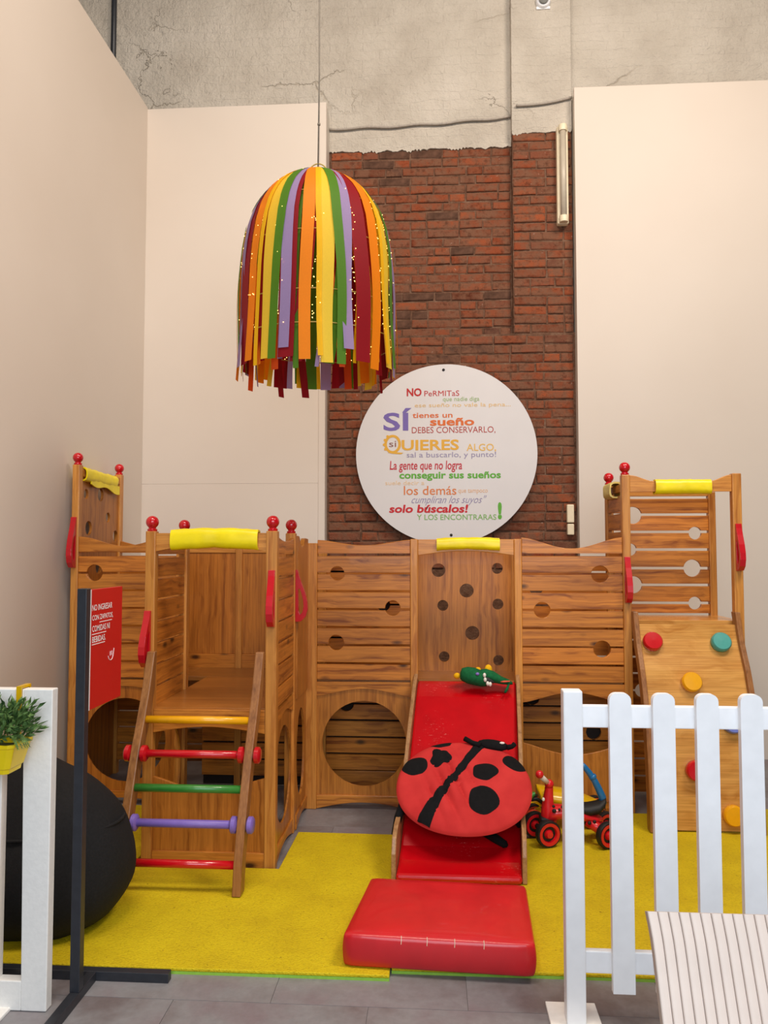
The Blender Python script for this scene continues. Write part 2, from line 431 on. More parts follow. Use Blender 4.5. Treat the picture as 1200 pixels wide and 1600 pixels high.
# a ragged painted lip where whitewash ends
def ragged(x0, x1, zt, y0, y1, parent, amp):
    n_ = int((x1 - x0) / .012); lo = []
    for i in range(n_ + 1):
        x = x0 + (x1 - x0) * i / n_; lo.append((x, zt - .012 - amp * abs(noise.noise(Vector((x * 9, 3, 0)))) - amp * .8 * abs(noise.noise(Vector((x * 40, 7, 0))))))
    prism('paint_edge', lo + [(x1, zt + .002), (x0, zt + .002)], [], 'XZ', y0, y1, 'whitewash', parent)
ragged(-.80, .574, ZW, YN - .0155, YN, wu, .035)
ragged(.575, 1.0, 4.43, YB - .0155, YB, wp, .025)
CH = .0668
BR = {}
def brick_mesh(L, var, darker=False):
    key = (L, var, darker)
    if key in BR: return BR[key]
    r = random.Random(var * 31 + int(L * 1000)); hx = L / 2; hz = .0275; e = .006
    j = lambda s: r.uniform(-s, s)
    v = []
    for (y, ins) in ((.012, 0), (-.003, 0), (-.007, e)):
        for sx, sz in ((-1, -1), (1, -1), (1, 1), (-1, 1)):
            v.append((sx * (hx - ins) + j(.003), y + j(.0012), sz * (hz - ins) + j(.0025)))
    f = [(8, 9, 10, 11)]
    for a in (0, 4):
        for k in range(4): f.append((a + k, a + (k + 1) % 4, a + 4 + (k + 1) % 4, a + 4 + k))
    me = bpy.data.meshes.new('brick'); me.from_pydata(v, [], f); me.update()
    bm = bmesh.new(); bm.from_mesh(me); bmesh.ops.recalc_face_normals(bm, faces=bm.faces); bm.to_mesh(me); bm.free()
    if me.polygons[0].normal.y > 0: me.flip_normals()
    me.materials.append(M['darkbrick' if darker else 'brick']); BR[key] = me; return me
def course(x0, x1, zc, Y, parent, start, darker=0):
    x = x0; k = start
    while x < x1 - .03:
        L = (.225, .11, .225, .225, .11)[k % 5] if random.random() < .9 else .16
        if x + L > x1: L = round(max(.05, x1 - x - .006), 2)
        if x1 - (x + L) < .05: L = round(x1 - x - .006, 2)
        o = bpy.data.objects.new('brick', brick_mesh(L, random.randrange(3), random.random() < darker)); COL.objects.link(o)
        o.parent = parent; o.location = Vector((x + L / 2, Y + random.uniform(-.004, .005), zc + random.uniform(-.002, .002))) - root_off(parent)
        o.rotation_euler = (0, random.uniform(-.008, .008), random.uniform(-.012, .012))
        x += L + random.uniform(.009, .013); k += 1
z = 1.30; r_ = 0
while z < 2.94:                                    # projecting brickwork behind the round sign
    course(-.75, 1.0, z, YB - .002, wb, r_ * 3 + (r_ % 2)); z += CH; r_ += 1
z = 2.95 + CH / 2; r_ = 0
while z < 4.44:                                    # pilaster
    course(.582, 1.0, z, YB - .002, wp, r_ * 2 + 1); z += CH; r_ += 1
nb = struct(box('wall_niche', -.76, .576, YN - .002, YN, 2.95, ZW, 'mortar', bevel=0))
z = 2.95 + CH / 2; r_ = 0
while z < ZW + .01:
    course(-.75, .572, z, YN - .004, nb, r_ * 3, .55 if r_ in (1, 2, 4) else .05); z += CH; r_ += 1

# wall fittings
P = at(848, 6, YB)
t = thing('siren', 'round white sounder high on the painted pilaster', 'siren', (P.x, YB - .014, P.z))
lathe('base', [(.052, 0), (.052, .02), (.045, .03)], t.location, 'white', t, (0, -1, 0), 24)
lathe('cap', [(.034, .03), (.036, .045), (.02, .055), (1e-5, .056)], t.location, 'metalg', t, (0, -1, 0), 20)
box('mounting_tab', P.x - .05, P.x + .05, YB - .024, YB - .014, P.z - .055, P.z - .035, 'white', t)
t = thing('wall_light', 'old cream fluorescent tube fitting fixed upright on brick pilaster', 'light fixture', (.925, YB - .012, 3.71))
box('housing', .885, .965, YB - .065, YB - .012, 3.715, 4.425, 'cream', t, bevel=.01)
tube('tube', [(.925, YB - .085, 3.76), (.925, YB - .085, 4.38)], .022, 'tubeglass', t, 14)
for zz in (3.74, 4.40): lathe('end_cap', [(.030, -.022), (.033, 0), (.030, .022)], (.925, YB - .083, zz), 'cream', t, (0, 0, 1), 16)
t = thing('junction_box', 'two cream socket boxes beside the right white panel', 'socket', (.945, YB - .012, 1.5))
P1 = at(884, 789, YB); P2 = at(898, 818, YB); P3 = at(884, 836, YB)
box('upper_box', P1.x, P2.x - .012, YB - .055, YB - .012, P2.z + .004, P1.z, 'cream', t, bevel=.006)
box('lower_box', P1.x + .002, P2.x - .012, YB - .05, YB - .012, P3.z, P2.z - .004, 'cream', t, bevel=.006)
pts = []
for i in range(25):
    u = i / 24; px = 514 + u * 286; py = 202 - u * 20 + 3 * math.sin(u * 3.1) + 1.2 * math.sin(u * 23)
    q = at(px, py, YN - .03); pts.append(q)
tag(tube('wall_cable', pts, .0085, 'cable', None, 8), 'grey cable sagging along the wall just above the brick recess', 'cable')
pts = []
for i in range(12):
    u = i / 11; q = at(806 + u * 88, 165 - u * 13 + 3 * math.sin(u * PI), YB - .03); pts.append(q)
tag(tube('wall_cable', pts, .0085, 'cable', None, 8), 'short grey cable crossing the painted pilaster above the bricks', 'cable')
P = at(181, 40, YN)
t = thing('conduit', 'dark vertical conduit on upper wall above the left partition', 'pipe', (P.x, YN - .03, 4.5))
tube('pipe', [(P.x, YN - .035, 4.2), (P.x, YN - .035, 6.95)], .02, 'metal', t, 12)
for zz in (4.9, 5.9): box('clip', P.x - .03, P.x + .03, YN - .06, YN - .012, zz, zz + .03, 'metal', t)

# ------------------------------------------------------------------ play structure pieces
YF = 4.20       # front plane of the long row
YR = 4.56       # rear plane of the row
def post(x0, x1, y0, y1, z1, parent, ball=True, z0=0.0):
    p = box('post', x0, x1, y0, y1, z0, z1, 'post_z', parent, bevel=.004)
    if ball:
        c = ((x0 + x1) / 2, (y0 + y1) / 2, z1)
        prof = [(.019, -.004), (.022, .002), (.022, .009), (.016, .013), (.017, .017)]
        prof += [(max(1e-5, .029 * math.sin(a)), .041 - .029 * math.cos(a)) for a in [.5 + i * (PI - .5) / 10 for i in range(11)]]
        lathe('finial', prof, c, 'ballred', p, seg=18)
    return p

def slat_outline(u0, u1, zb, zt, holes):
    pts = []
    def edge(z, ltr):
        cuts = []
        for (hu, hz, r) in holes:
            if abs(hz - z) < r and (hz > zb - r and hz < zt + r):
                d = math.sqrt(r * r - (hz - z) ** 2)
                cuts.append((hu, hz, r, d))
        cuts.sort(key=lambda c: c[0], reverse=not ltr)
        out = [(u0 if ltr else u1, z)]
        for hu, hz, r, d in cuts:
            n_ = 9
            s = -1 if ltr else 1
            a0 = math.atan2(z - hz, s * d); a1 = math.atan2(z - hz, -s * d)
            if ltr:   # bottom edge: arc bulges upward into the slat
                if a0 < 0: a0 += 2 * PI
                if a1 > a0: a1 -= 2 * PI
            else:     # top edge: arc bulges downward
                if a1 > a0: a1 -= 2 * PI
            for i in range(n_ + 1):
                a = a0 + (a1 - a0) * i / n_
                out.append((hu + r * math.cos(a), hz + r * math.sin(a)))
        out.append((u1 if ltr else u0, z)); return out
    return edge(zb, True) + edge(zt, False)

def slats(u0, u1, zs, holes, plane, a0, a1, parent, mat=None, gap=.011, name='slat'):
    mat = mat or ('wood_x' if plane == 'XZ' else 'wood_y')
    for i in range(len(zs) - 1):
        zt = zs[i] - gap / 2; zb = zs[i + 1] + gap / 2
        prism(name, slat_outline(u0, u1, zb, zt, holes), [], plane, a0 + random.uniform(-.0015, .0015), a1, mat, parent, bevel=.0025)

def curve_rail(name, u0, u1, topf, botf, plane, a0, a1, mat, parent, n=16, bevel=.003):
    us = [u0 + (u1 - u0) * i / n for i in range(n + 1)]
    o = [(u, botf((u - u0) / (u1 - u0))) for u in us] + [(u, topf((u - u0) / (u1 - u0))) for u in reversed(us)]
    return prism(name, o, [], plane, a0, a1, mat, parent, bevel)
bell = lambda t: math.sin(PI * t)
sw = lambda t: math.sin(PI * t) ** 2

def sleeve(x0, x1, c, axis, mat, parent, rz=.041, ry=.034, pinch=.0, droop=0, n=14, seg=18, wob=.002, name='padded_sleeve'):
    """Foam pad wrapped round a crossbar, a thick rounded shell with open ends."""
    V = []; F = []; rn = random.Random(int(abs(x0) * 1e4))
    rows = []
    for i in range(n + 1):
        t = i / n; u = x0 + (x1 - x0) * t
        p = 1 - pinch * math.exp(-((t - .5) / .05) ** 2)
        for inner in (0, 1):
            ring = []
            for k in range(seg):
                a = 2 * PI * k / seg; ca, sa = math.cos(a), math.sin(a)
                q = 3.2; sr = (abs(ca) ** q + abs(sa) ** q) ** (-1 / q)
                k_ = (1 if not inner else .80)
                dy = sr * ca * ry * k_ * p + rn.uniform(-wob, wob) * (1 - inner)
                dz = sr * sa * rz * k_ * p + rn.uniform(-wob, wob) * (1 - inner) - droop * t + pinch * .09 * math.sin(PI * t)
                V.append((u, c[0] + dy, c[1] + dz) if axis == 'x' else (c[0] + dy, u, c[1] + dz)); ring.append(len(V) - 1)
            rows.append(ring)
    for i in range(n):
        for inner in (0, 1):
            A, B = rows[2 * i + inner], rows[2 * (i + 1) + inner]
            for k in range(seg): F.append((A[k], A[(k + 1) % seg], B[(k + 1) % seg], B[k]))
    for i in (0, n):
        A, B = rows[2 * i], rows[2 * i + 1]
        for k in range(seg): F.append((A[k], A[(k + 1) % seg], B[(k + 1) % seg], B[k]))
    return raw(name, V, F, mat, parent, smooth=True)

def handle(P, out, parent, h=.25, th=.026):
    """Red D-shaped grip: drop-shaped board with a finger hole; P = middle of its mounting edge, out = unit direction it sticks out."""
    P = Vector(P); out = Vector(out); side = out.cross(Vector((0, 0, 1))).normalized()
    outer = [(0, .5), (.010, .5), (.016, .40), (.028, .26), (.048, .06), (.060, -.12), (.062, -.26), (.052, -.40), (.030, -.49), (.012, -.5), (0, -.5)]
    inner = [(.014, .12), (.016, -.30), (.024, -.37), (.036, -.32), (.042, -.20), (.039, -.08), (.028, .08), (.020, .14)]
    O = [(a, b * h) for a, b in outer]; I = [(a, b * h) for a, b in inner]
    loops = [O, I]; flat = O + I
    tri = tessellate_polygon([[Vector((a, b, 0)) for a, b in l] for l in loops])
    V = [P + out * a + Vector((0, 0, b)) + side * s * th / 2 for s in (-1, 1) for a, b in flat]; N = len(flat)
    F = [tuple(t) for t in tri] + [tuple(i + N for i in reversed(t)) for t in tri]
    s0 = 0
    for l in loops:
        for i in range(len(l)):
            a, b = s0 + i, s0 + (i + 1) % len(l); F.append((a, b, b + N, a + N))
        s0 += len(l)
    return raw('handle', V, F, 'red', parent, bevel=.006)

ZS = [1.372, 1.274, 1.176, 1.078, .98, .882, .784, .69]     # slat joints of the row
def low_circle(u0, u1, cu, plane, a0, a1, parent, r=.229, ru=None, mat='ven_z', i0=.010, i1=0):
    """Lower veneer board with a round crawl hole, over an arched base rail."""
    b = prism('crawl_panel', [(u0, .055), (u1, .055), (u1, .68), (u0, .68)], [circ(cu, .352, ru or r, 40, r)], plane, a0 + i0, a1 - i1, mat, parent)
    curve_rail('base_rail', u0, u1, lambda t: .075, lambda t: .002 + .036 * bell(t), plane, a0, a1, 'wood_x' if plane == 'XZ' else 'wood_y', parent)
    return b
def arch_rail(u0, u1, plane, a0, a1, parent, zt=.684, ze=.607, zc=.648):
    return curve_rail('arched_rail', u0, u1, lambda t: zt, lambda t: ze + (zc - ze) * sw(t) ** .7, plane, a0, a1, 'wood_x' if plane == 'XZ' else 'wood_y', parent)
def low_dip(u0, u1, plane, a0, a1, parent, ze=.375, zc=.318):
    curve_rail('lower_panel', u0, u1, lambda t: ze - (ze - zc) * sw(t) ** .6, lambda t: .05, plane, a0 + .010, a1, 'ven_z', parent)
    curve_rail('base_rail', u0, u1, lambda t: .075, lambda t: .002, plane, a0, a1 + .002, 'wood_x' if plane == 'XZ' else 'wood_y', parent)

# ---- corner tower against the left wall
T2 = thing('play_tower', 'tall pine corner tower with holed side board against the left wall', 'play tower', (-1.72, 4.4, 0), 'wooden play towers')
XL = -2.036
post(XL, -1.994, YF, YF + .045, 1.885, T2); post(XL, -1.994, 4.775, 4.82, 1.885, T2)
post(-1.432, -1.39, YF, YF + .045, 1.40, T2, False); post(-1.432, -1.39, 4.775, 4.82, 1.40, T2, False)
u0, u1 = -1.994, -1.432; a0, a1 = YF + .006, YF + .028
holesL = [(-1.90, 1.274, .046), (-1.55, 1.078, .043), (-1.88, .882, .043)]
curve_rail('top_rail', u0, u1, lambda t: 1.478 - .048 * sw(min(1, t * 1.1)) - .012 * t, lambda t: 1.388 + .004 * bell(t), 'XZ', a0, a1, 'wood_x', T2)
slats(u0, u1, ZS, holesL, 'XZ', a0, a1, T2)
arch_rail(u0, u1, 'XZ', a0, a1, T2)
low_circle(u0, u1, -1.712, 'XZ', a0, a1, T2, i1=.003)
# left side: holed board and a padded bar
hs = [(4.318, 1.726, .030), (4.512, 1.735, .040), (4.622, 1.603, .031), (4.358, 1.530, .042), (4.735, 1.49, .036), (4.50, 1.30, .04), (4.65, 1.1, .04)]
prism('holed_board', [(4.245, .70), (4.775, .70), (4.775, 1.80), (4.62, 1.822), (4.40, 1.832), (4.245, 1.832)], [circ(a, b, r, 20) for a, b, r in hs], 'YZ', -2.024, -2.008, 'ven_z', T2)
cb = box('crossbar', -2.030, -2.000, 4.245, 4.775, 1.822, 1.866, 'post_y', T2)
sleeve(4.265, 4.70, (-2.012, 1.838), 'y', 'vinyl_y', cb, rz=.040, ry=.034, droop=.012, wob=.003)
curve_rail('flap', 4.33, 4.73, lambda t: 1.815 - .012 * t, lambda t: 1.785 - .03 * t - .01 * math.sin(t * 9), 'YZ', -1.990, -1.982, 'vinyl_y', cb)
curve_rail('top_rail', 4.245, 4.775, lambda t: .69, lambda t: .60, 'YZ', -2.03, -2.008, 'wood_y', T2)
box('lower_panel', -2.026, -2.014, 4.245, 4.775, .003, .62, 'ven_z', T2, bevel=0)
slats(u0, u1, [1.372, 1.274, 1.176, 1.078, .98, .882, .784, .69, .59, .49, .39, .29, .19, .08], [(-1.8, 1.078, .043)], 'XZ', 4.785, 4.81, T2)
curve_rail('top_rail', u0, u1, lambda t: 1.46 - .05 * bell(t), lambda t: 1.385, 'XZ', 4.785, 4.81, 'wood_x', T2)
box('platform', -2.0, -1.39, YF + .03, 4.785, .672, .70, 'floorboard', T2)
handle((-2.020, YF, 1.445), (0, -1, 0), T2, h=.285, th=.03)

# ---- ladder tower, standing out in front
XA0, XA1 = -1.296, -1.250; XB0, XB1 = -.746, -.696
YT = 3.385; YM = 3.835
T1 = thing('play_tower', 'pine entry tower with yellow padded bar that the rung ladder leans on', 'play tower', (-1.0, 3.6, 0), 'wooden play towers')
zt = 1.487
post(XA0, XA1, YT, YT + .045, zt, T1); post(XB0, XB1, YT, YT + .05, zt, T1)
post(XA0, XA1, YM, YM + .045, zt, T1); post(XB0, XB1, YM, YM + .045, zt, T1)
cb = curve_rail('crossbar', XA1, XB0, lambda t: 1.478, lambda t: 1.395 + .035 * bell(t), 'XZ', YT + .008, YT + .036, 'post_x', T1)
sleeve(-1.178, -.782, (YT + .018, 1.447), 'x', 'vinyl_y', cb, rz=.046, ry=.036, pinch=.10)
for (xa, xb, nm) in ((XA0 + .012, XA0 + .034, 'L'), (XB1 - .027, XB1 - .005, 'R')):
    slats(YT + .05, YM, [1.372, 1.274, 1.176, 1.078, .98, .882, .784, .69], [(3.72, 1.274, .0) ] if False else [], 'YZ', xa, xb, T1)
    curve_rail('top_rail', YT + .05, YM, lambda t: 1.462 - .02 * bell(t), lambda t: 1.382, 'YZ', xa, xb, 'wood_y', T1)
    arch_rail(YT + .05, YM, 'YZ', xa, xb, T1)
    low_circle(YT + .05, YM, (YT + .05 + YM) / 2, 'YZ', xa, xb, T1, r=.222, ru=.186, i0=.004 if nm == 'R' else .009, i1=.009 if nm == 'R' else .004)
box('platform', XA0 + .034, XB1 - .034, YT + .012, YM + .40, .676, .70, 'floorboard', T1)
curve_rail('platform_beam', XA1, XB0, lambda t: .694, lambda t: .590 + .028 * bell(t), 'XZ', YT + .004, YT + .03, 'wood_x', T1)
low_dip(XA1, XB0, 'XZ', YT + .006, YT + .03, T1, .395, .338)
handle((XB0 + .028, YT, 1.187), (0, -1, 0), T1, .25, .03)
handle((XA0 + .018, YT, 1.005), Vector((-.12, -1, 0)).normalized(), T1, .25, .03)
handle((XB1, YM + .022, 1.172), (1, 0, 0), T1, .26)

# ---- centre of the row: tunnel panel, slide bay, right panel
T3 = thing('play_tower', 'long pine middle section with crawl hole and slide bay below round sign', 'play tower', (.2, 4.4, 0), 'wooden play towers')
zr = 1.462
for (xa, xb) in ((-.704, -.640), (-.128, -.087), (.434, .475)):
    post(xa, xb, YF, YF + .045, zr if xa > -.5 else 1.44, T3, False); post(xa, xb, YR, YR + .045, 1.42, T3, False)
a0, a1 = YF + .008, YF + .030
u0, u1 = -.640, -.128
curve_rail('top_rail', u0, u1, lambda t: 1.458 - .030 * sw(t) ** .8, lambda t: 1.384, 'XZ', a0, a1, 'wood_x', T3)
slats(u0, u1, ZS, [(-.53, 1.274, .040), (-.225, 1.085, .042), (-.535, .896, .042)], 'XZ', a0, a1, T3)
arch_rail(u0, u1, 'XZ', a0, a1, T3)
low_circle(u0, u1, -.381, 'XZ', a0, a1, T3, i1=.003)
u0, u1 = .475, 1.012
curve_rail('top_rail', u0, u1, lambda t: 1.470 - .060 * sw(t) ** .8 , lambda t: 1.384, 'XZ', a0, a1, 'wood_x', T3)
slats(u0, u1, ZS, [(.892, 1.272, .046), (.582, 1.078, .043), (.898, .872, .046)], 'XZ', a0, a1, T3)
arch_rail(u0, u1, 'XZ', a0, a1, T3, ze=.585, zc=.64)
low_dip(u0, u1, 'XZ', a0, a1, T3, .37, .31)
# slide bay
cb = curve_rail('crossbar', -.087, .434, lambda t: 1.460, lambda t: 1.372 + .024 * bell(t), 'XZ', YF + .006, YF + .034, 'post_x', T3)
sleeve(.016, .357, (YF + .018, 1.432), 'x', 'vinyl_y', cb, rz=.034, ry=.036, pinch=.07)
hs = [(.027, 1.284, .040), (.37, 1.295, .032), (.191, 1.165, .041), (.052, 1.078, .032), (.372, 1.087, .032), (.223, .919, .041), (.059, .781, .031), (.373, .762, .031)]
prism('holed_board', [(-.10, .70), (.45, .70), (.45, 1.42), (-.10, 1.42)], [circ(a, b, r, 24) for a, b, r in hs], 'XZ', YR - .03, YR - .012, 'ven_z', T3)
box('platform', -.66, 1.012, YF + .032, YR, .672, .70, 'floorboard', T3)
box('platform_lip', -.086, .433, YF + .001, YF + .031, .660, .700, 'floorboard', T3)
# rear of the row
rz_ = [1.372, 1.274, 1.176, 1.078, .98, .882, .784, .69, .592, .495, .398, .30, .203, .105]
slats(-.640, -.128, rz_, [(-.52, .495, .045), (-.3, 1.078, .04)], 'XZ', YR + .012, YR + .034, T3)
slats(.475, 1.012, rz_, [(.57, .545, .045), (.92, .35, .045), (.6, 1.176, .04)], 'XZ', YR + .012, YR + .034, T3)
for a, b in ((-.640, -.128), (.475, 1.012)): curve_rail('base_rail', a, b, lambda t: .105, lambda t: .003, 'XZ', YR + .008, YR + .036, 'wood_x', T3)
for a, b, zz in ((-1.386, -.706, .66), (-.639, -.130, 1.36), (.476, 1.010, .66)): box('shade_sheet', a, b, YR + .047, YR + .055, .004, zz, 'gapshade', T3, bevel=0)  # added sheets, coloured dark so the slat gaps look shaded
# board wall seen through the entry tower
for a, b in ((-1.48, -1.186), (-1.150, -.70)):
    box('back_board', a, b, YR + .012, YR + .030, .78, 1.385, 'ven_z', T3)
box('back_rail', -1.48, -.70, YR + .006, YR + .032, 1.385, 1.418, 'post_x', T3); box('back_rail', -1.48, -.70, YR + .006, YR + .032, .66, .78, 'wood_x', T3)
post(-1.188, -1.148, YR - .005, YR + .04, 1.418, T3, False)
slats(-1.386, -.68, [.66, .56, .46, .36, .26, .16, .06], [], 'XZ', YR + .012, YR + .03, T3)
box('platform', -1.388, -.68, 4.24, YR, .676, .70, 'floorboard', T3)
# short side between entry tower and row
ys0, ys1 = YM + .047, YF - .001
curve_rail('side_board', ys0, ys1, lambda t: 1.474 - .052 * math.exp(-((t - .40) / .20) ** 4) - .012 * t, lambda t: .65 - .05 * t * 0, 'YZ', -.712, -.690, 'ven_z', T3, n=24)
low_circle(ys0, ys1, (ys0 + ys1) / 2, 'YZ', -.713, -.690, T3, r=.225, ru=.118, i0=.003, i1=.009)

# ---- climbing tower on the right
T4 = thing('play_tower', 'pine right tower with padded bar and slatted back over climbing board', 'play tower', (1.33, 4.4, 0), 'wooden play towers')
XR0, XR1 = 1.012, 1.056; XS0, XS1 = 1.592, 1.640
post(XR0, XR1, YF, YF + .045, 1.808, T4); post(XS0, XS1, YF, YF + .045, 1.812, T4, False)
post(1.008, 1.05, YR, YR + .045, 1.786, T4); post(1.592, 1.632, YR, YR + .045, 1.74, T4, False)
def rtop(t):
    if t < .24: return 1.806 - .032 * (.5 - .5 * math.cos(PI * t / .24))
    if t > .80: return 1.806 - .032 * (.5 - .5 * math.cos(PI * (1 - t) / .20))
    return 1.774
cb = curve_rail('crossbar', XR1, XS0, rtop, lambda t: 1.716, 'XZ', YF + .008, YF + .034, 'post_x', T4, n=30)
sleeve(1.188, 1.480, (YF + .018, 1.742), 'x', 'vinyl_y', cb, rz=.040, ry=.038)
rzs = [1.709, 1.609, 1.508, 1.405, 1.297, 1.200, 1.096, 1.03]
slats(1.05, 1.592, rzs, [(1.164, 1.605, .050), (1.516, 1.500, .037), (1.146, 1.405, .036), (1.497, 1.297, .050), (1.161, 1.200, .050), (1.508, 1.095, .037)], 'XZ', YR + .01, YR + .032, T4, gap=.015)
box('back_rail', 1.05, 1.592, YR + .008, YR + .034, 1.716, 1.76, 'post_x', T4)
box('platform', XR0 + .002, XS1 - .002, YF + .032, YR + .01, 1.0, 1.026, 'ply', T4)
# left side of the climbing tower, bar along the depth with a faded pad
slats(YF + .046, YR - .001, rzs[:5], [], 'YZ', 1.018, 1.04, T4, gap=.015)
cb = box('crossbar', 1.015, 1.043, YF + .046, YR - .001, 1.720, 1.760, 'post_y', T4)
sleeve(4.33, 4.50, (1.012, 1.735), 'y', 'vinyl_old', cb, rz=.046, ry=.036)
slats(1.056, 1.592, [.98, .882, .784, .69, .592, .495, .398, .30, .203, .105, .01], [(1.2, .592, .04)], 'XZ', YR + .012, YR + .034, T4)
handle((XR0 + .022, YF, 1.243), (0, -1, 0), T4, .245, .03); handle((XS0 + .024, YF, 1.417), (0, -1, 0), T4, .25, .03)

# ---- ladder
LD = thing('rung_ladder', 'curved wooden ladder with yellow, red, green and purple rungs', 'ladder', (-1.03, 3.15, .02))
LP = [(.022, 3.10), (.15, 3.108), (.29, 3.135), (.42, 3.172), (.55, 3.212), (.68, 3.266), (.79, 3.308), (.955, 3.352)]
def lad_y(z):
    for (z0, y0), (z1, y1) in zip(LP, LP[1:]):
        if z <= z1: return y0 + (y1 - y0) * (z - z0) / (z1 - z0)
    return LP[-1][1]
def lad_x(xt, z): return xt - .03 * (1 - z / .95)
for xt in (-1.243, -.760):
    V = []; F = []; N = 24
    for i in range(N + 1):
        z_ = .022 + (.955 - .022) * i / N; y_ = lad_y(z_); x_ = lad_x(xt, z_); wd = .068 if z_ < .80 else .068 - (z_ - .80) * .25
        for dx, dy in ((-.018, -.02), (.018, -.02), (.018, wd - .02), (-.018, wd - .02)): V.append((x_ + dx, min(y_ + dy, 3.383), z_))
    for i in range(N):
        for k in range(4): a = i * 4 + k; b = i * 4 + (k + 1) % 4; F.append((a, b, b + 4, a + 4))
    F += [(0, 1, 2, 3), tuple(range(N * 4, N * 4 + 4))]
    raw('side_rail', V, F, 'rail', LD, bevel=.004)
for zr_, mat, big in ((.675, 'yellow', 0), (.545, 'red', 1), (.415, 'green', 0), (.285, 'purple', 1), (.135, 'ballred', 0)):
    y_ = lad_y(zr_) + .004; xa = lad_x(-1.243, zr_); xb = lad_x(-.760, zr_)
    e = .038 if big else -.004
    rg = tube('rung', [(xa - e, y_, zr_), (xb + e, y_, zr_)], .0165, mat, LD, 14)
    if big:
        for xx in (xa - .034, xa + .034, xb - .034, xb + .034):
            lathe('collar', [(.026, -.014), (.034, -.008), (.034, .008), (.026, .014)], (xx, y_, zr_), mat, rg, (1, 0, 0), 18)

# ---- climbing board with discs
CB = thing('climbing_wall', 'bulging plywood climbing board with coloured round holds', 'climbing wall', (1.32, 3.9, .02))
CP = [(1.010, 4.172), (.94, 4.150), (.87, 4.115), (.78, 4.066), (.66, 4.022), (.50, 3.978), (.34, 3.952), (.18, 3.936), (.028, 3.928)]
def cb_y(z):
    for (z0, y0), (z1, y1) in zip(CP, CP[1:]):
        if z >= z1: return y0 + (y1 - y0) * (z - z0) / (z1 - z0)
    return CP[-1][1]
def skin(name, x0, x1, off0, off1, zs, mat, parent, bevel=0, smooth=False):
    V = []; F = []
    for z_ in zs:
        y_ = cb_y(z_)
        for x, o_ in ((x0, off0), (x1, off0), (x1, off1), (x0, off1)): V.append((x, y_ + o_, z_))
    for i in range(len(zs) - 1):
        for k in range(4): a = i * 4 + k; b = i * 4 + (k + 1) % 4; F.append((a, b, b + 4, a + 4))
    F += [(0, 1, 2, 3), tuple(range(len(zs) * 4 - 4, len(zs) * 4))]
    return raw(name, V, F, mat, parent, bevel=bevel, smooth=smooth)
zs = [1.010 - (1.010 - .028) * i / 26 for i in range(27)]
o = skin('climbing_panel', 1.078, 1.578, 0, .02, zs, 'ply', CB)
for xx in (1.052, 1.578): skin('side_rail', xx, xx + .026, -.03, .03, [1.075 - (1.075 - .022) * i / 26 for i in range(27)], 'rail', CB, bevel=.003)
for px, py, mat in ((1020, 1005, 'ballred'), (1127, 1006, 'teal'), (1081, 1068, 'yellow'), (1145, 1132, 'blue'), (1088, 1205, 'ballred'), (1147, 1275, 'yellow')):
    z_ = .8
    for _ in range(12): q = at(px, py, cb_y(z_) - .02); z_ = max(.06, q.z)
    nrm = Vector((0, -(1), -(cb_y(z_ + .03) - cb_y(z_ - .03)) / .06 * -1)).normalized()
    lathe('hold', [(.046, 0), (.050, .006), (.050, .032), (.044, .040), (1e-5, .041)], (q.x, cb_y(z_), z_), mat, CB, nrm, 24)

# ---- slide
SL = thing('slide', 'wooden sided slide with glossy red vinyl bed running down the middle', 'slide', (.1, 3.3, .0))
def sx(x, y): return x + .10 + .0815 * (y - 3.28) + .0     # centre line drifts a little
BP = [(4.198, .700), (4.16, .688), (4.08, .635), (3.9, .485), (3.7, .322), (3.5, .165), (3.43, .110), (3.36, .076), (3.262, .052)]
V = []; F = []
for y_, z_ in BP:
    for x, dz in ((-.262, 0), (.262, 0), (.262, -.05), (-.262, -.05)): V.append((sx(x, y_), y_, max(z_ + dz, .022)))
for i in range(len(BP) - 1):
    for k in range(4): a = i * 4 + k; b = i * 4 + (k + 1) % 4; F.append((a, b, b + 4, a + 4))
F += [(0, 1, 2, 3), tuple(range(len(BP) * 4 - 4, len(BP) * 4))]
raw('slide_bed', V, F, 'slide_red', SL, bevel=.012)
RT = [(4.198, .735), (4.10, .690), (3.9, .545), (3.7, .385), (3.56, .270), (3.46, .236), (3.36, .222), (3.30, .19), (3.275, .13), (3.272, .022)]
RB = [(4.198, .62), (4.05, .52), (3.9, .40), (3.7, .235), (3.5, .08), (3.44, .022)]
prof = RT + list(reversed(RB))
for s in (-1, 1):
    xs = [(-.282, -.262), (.262, .282)][s > 0]
    tri = tessellate_polygon([[Vector((a, b, 0)) for a, b in prof]]); N = len(prof)
    V = [(sx(xs[0], a), a, b) for a, b in prof] + [(sx(xs[1], a), a, b) for a, b in prof]
    F = [tuple(t) for t in tri] + [tuple(i + N for i in reversed(t)) for t in tri] + [(i, (i + 1) % N, (i + 1) % N + N, i + N) for i in range(N)]
    raw('side_rail', V, F, 'slider', SL, bevel=.004)
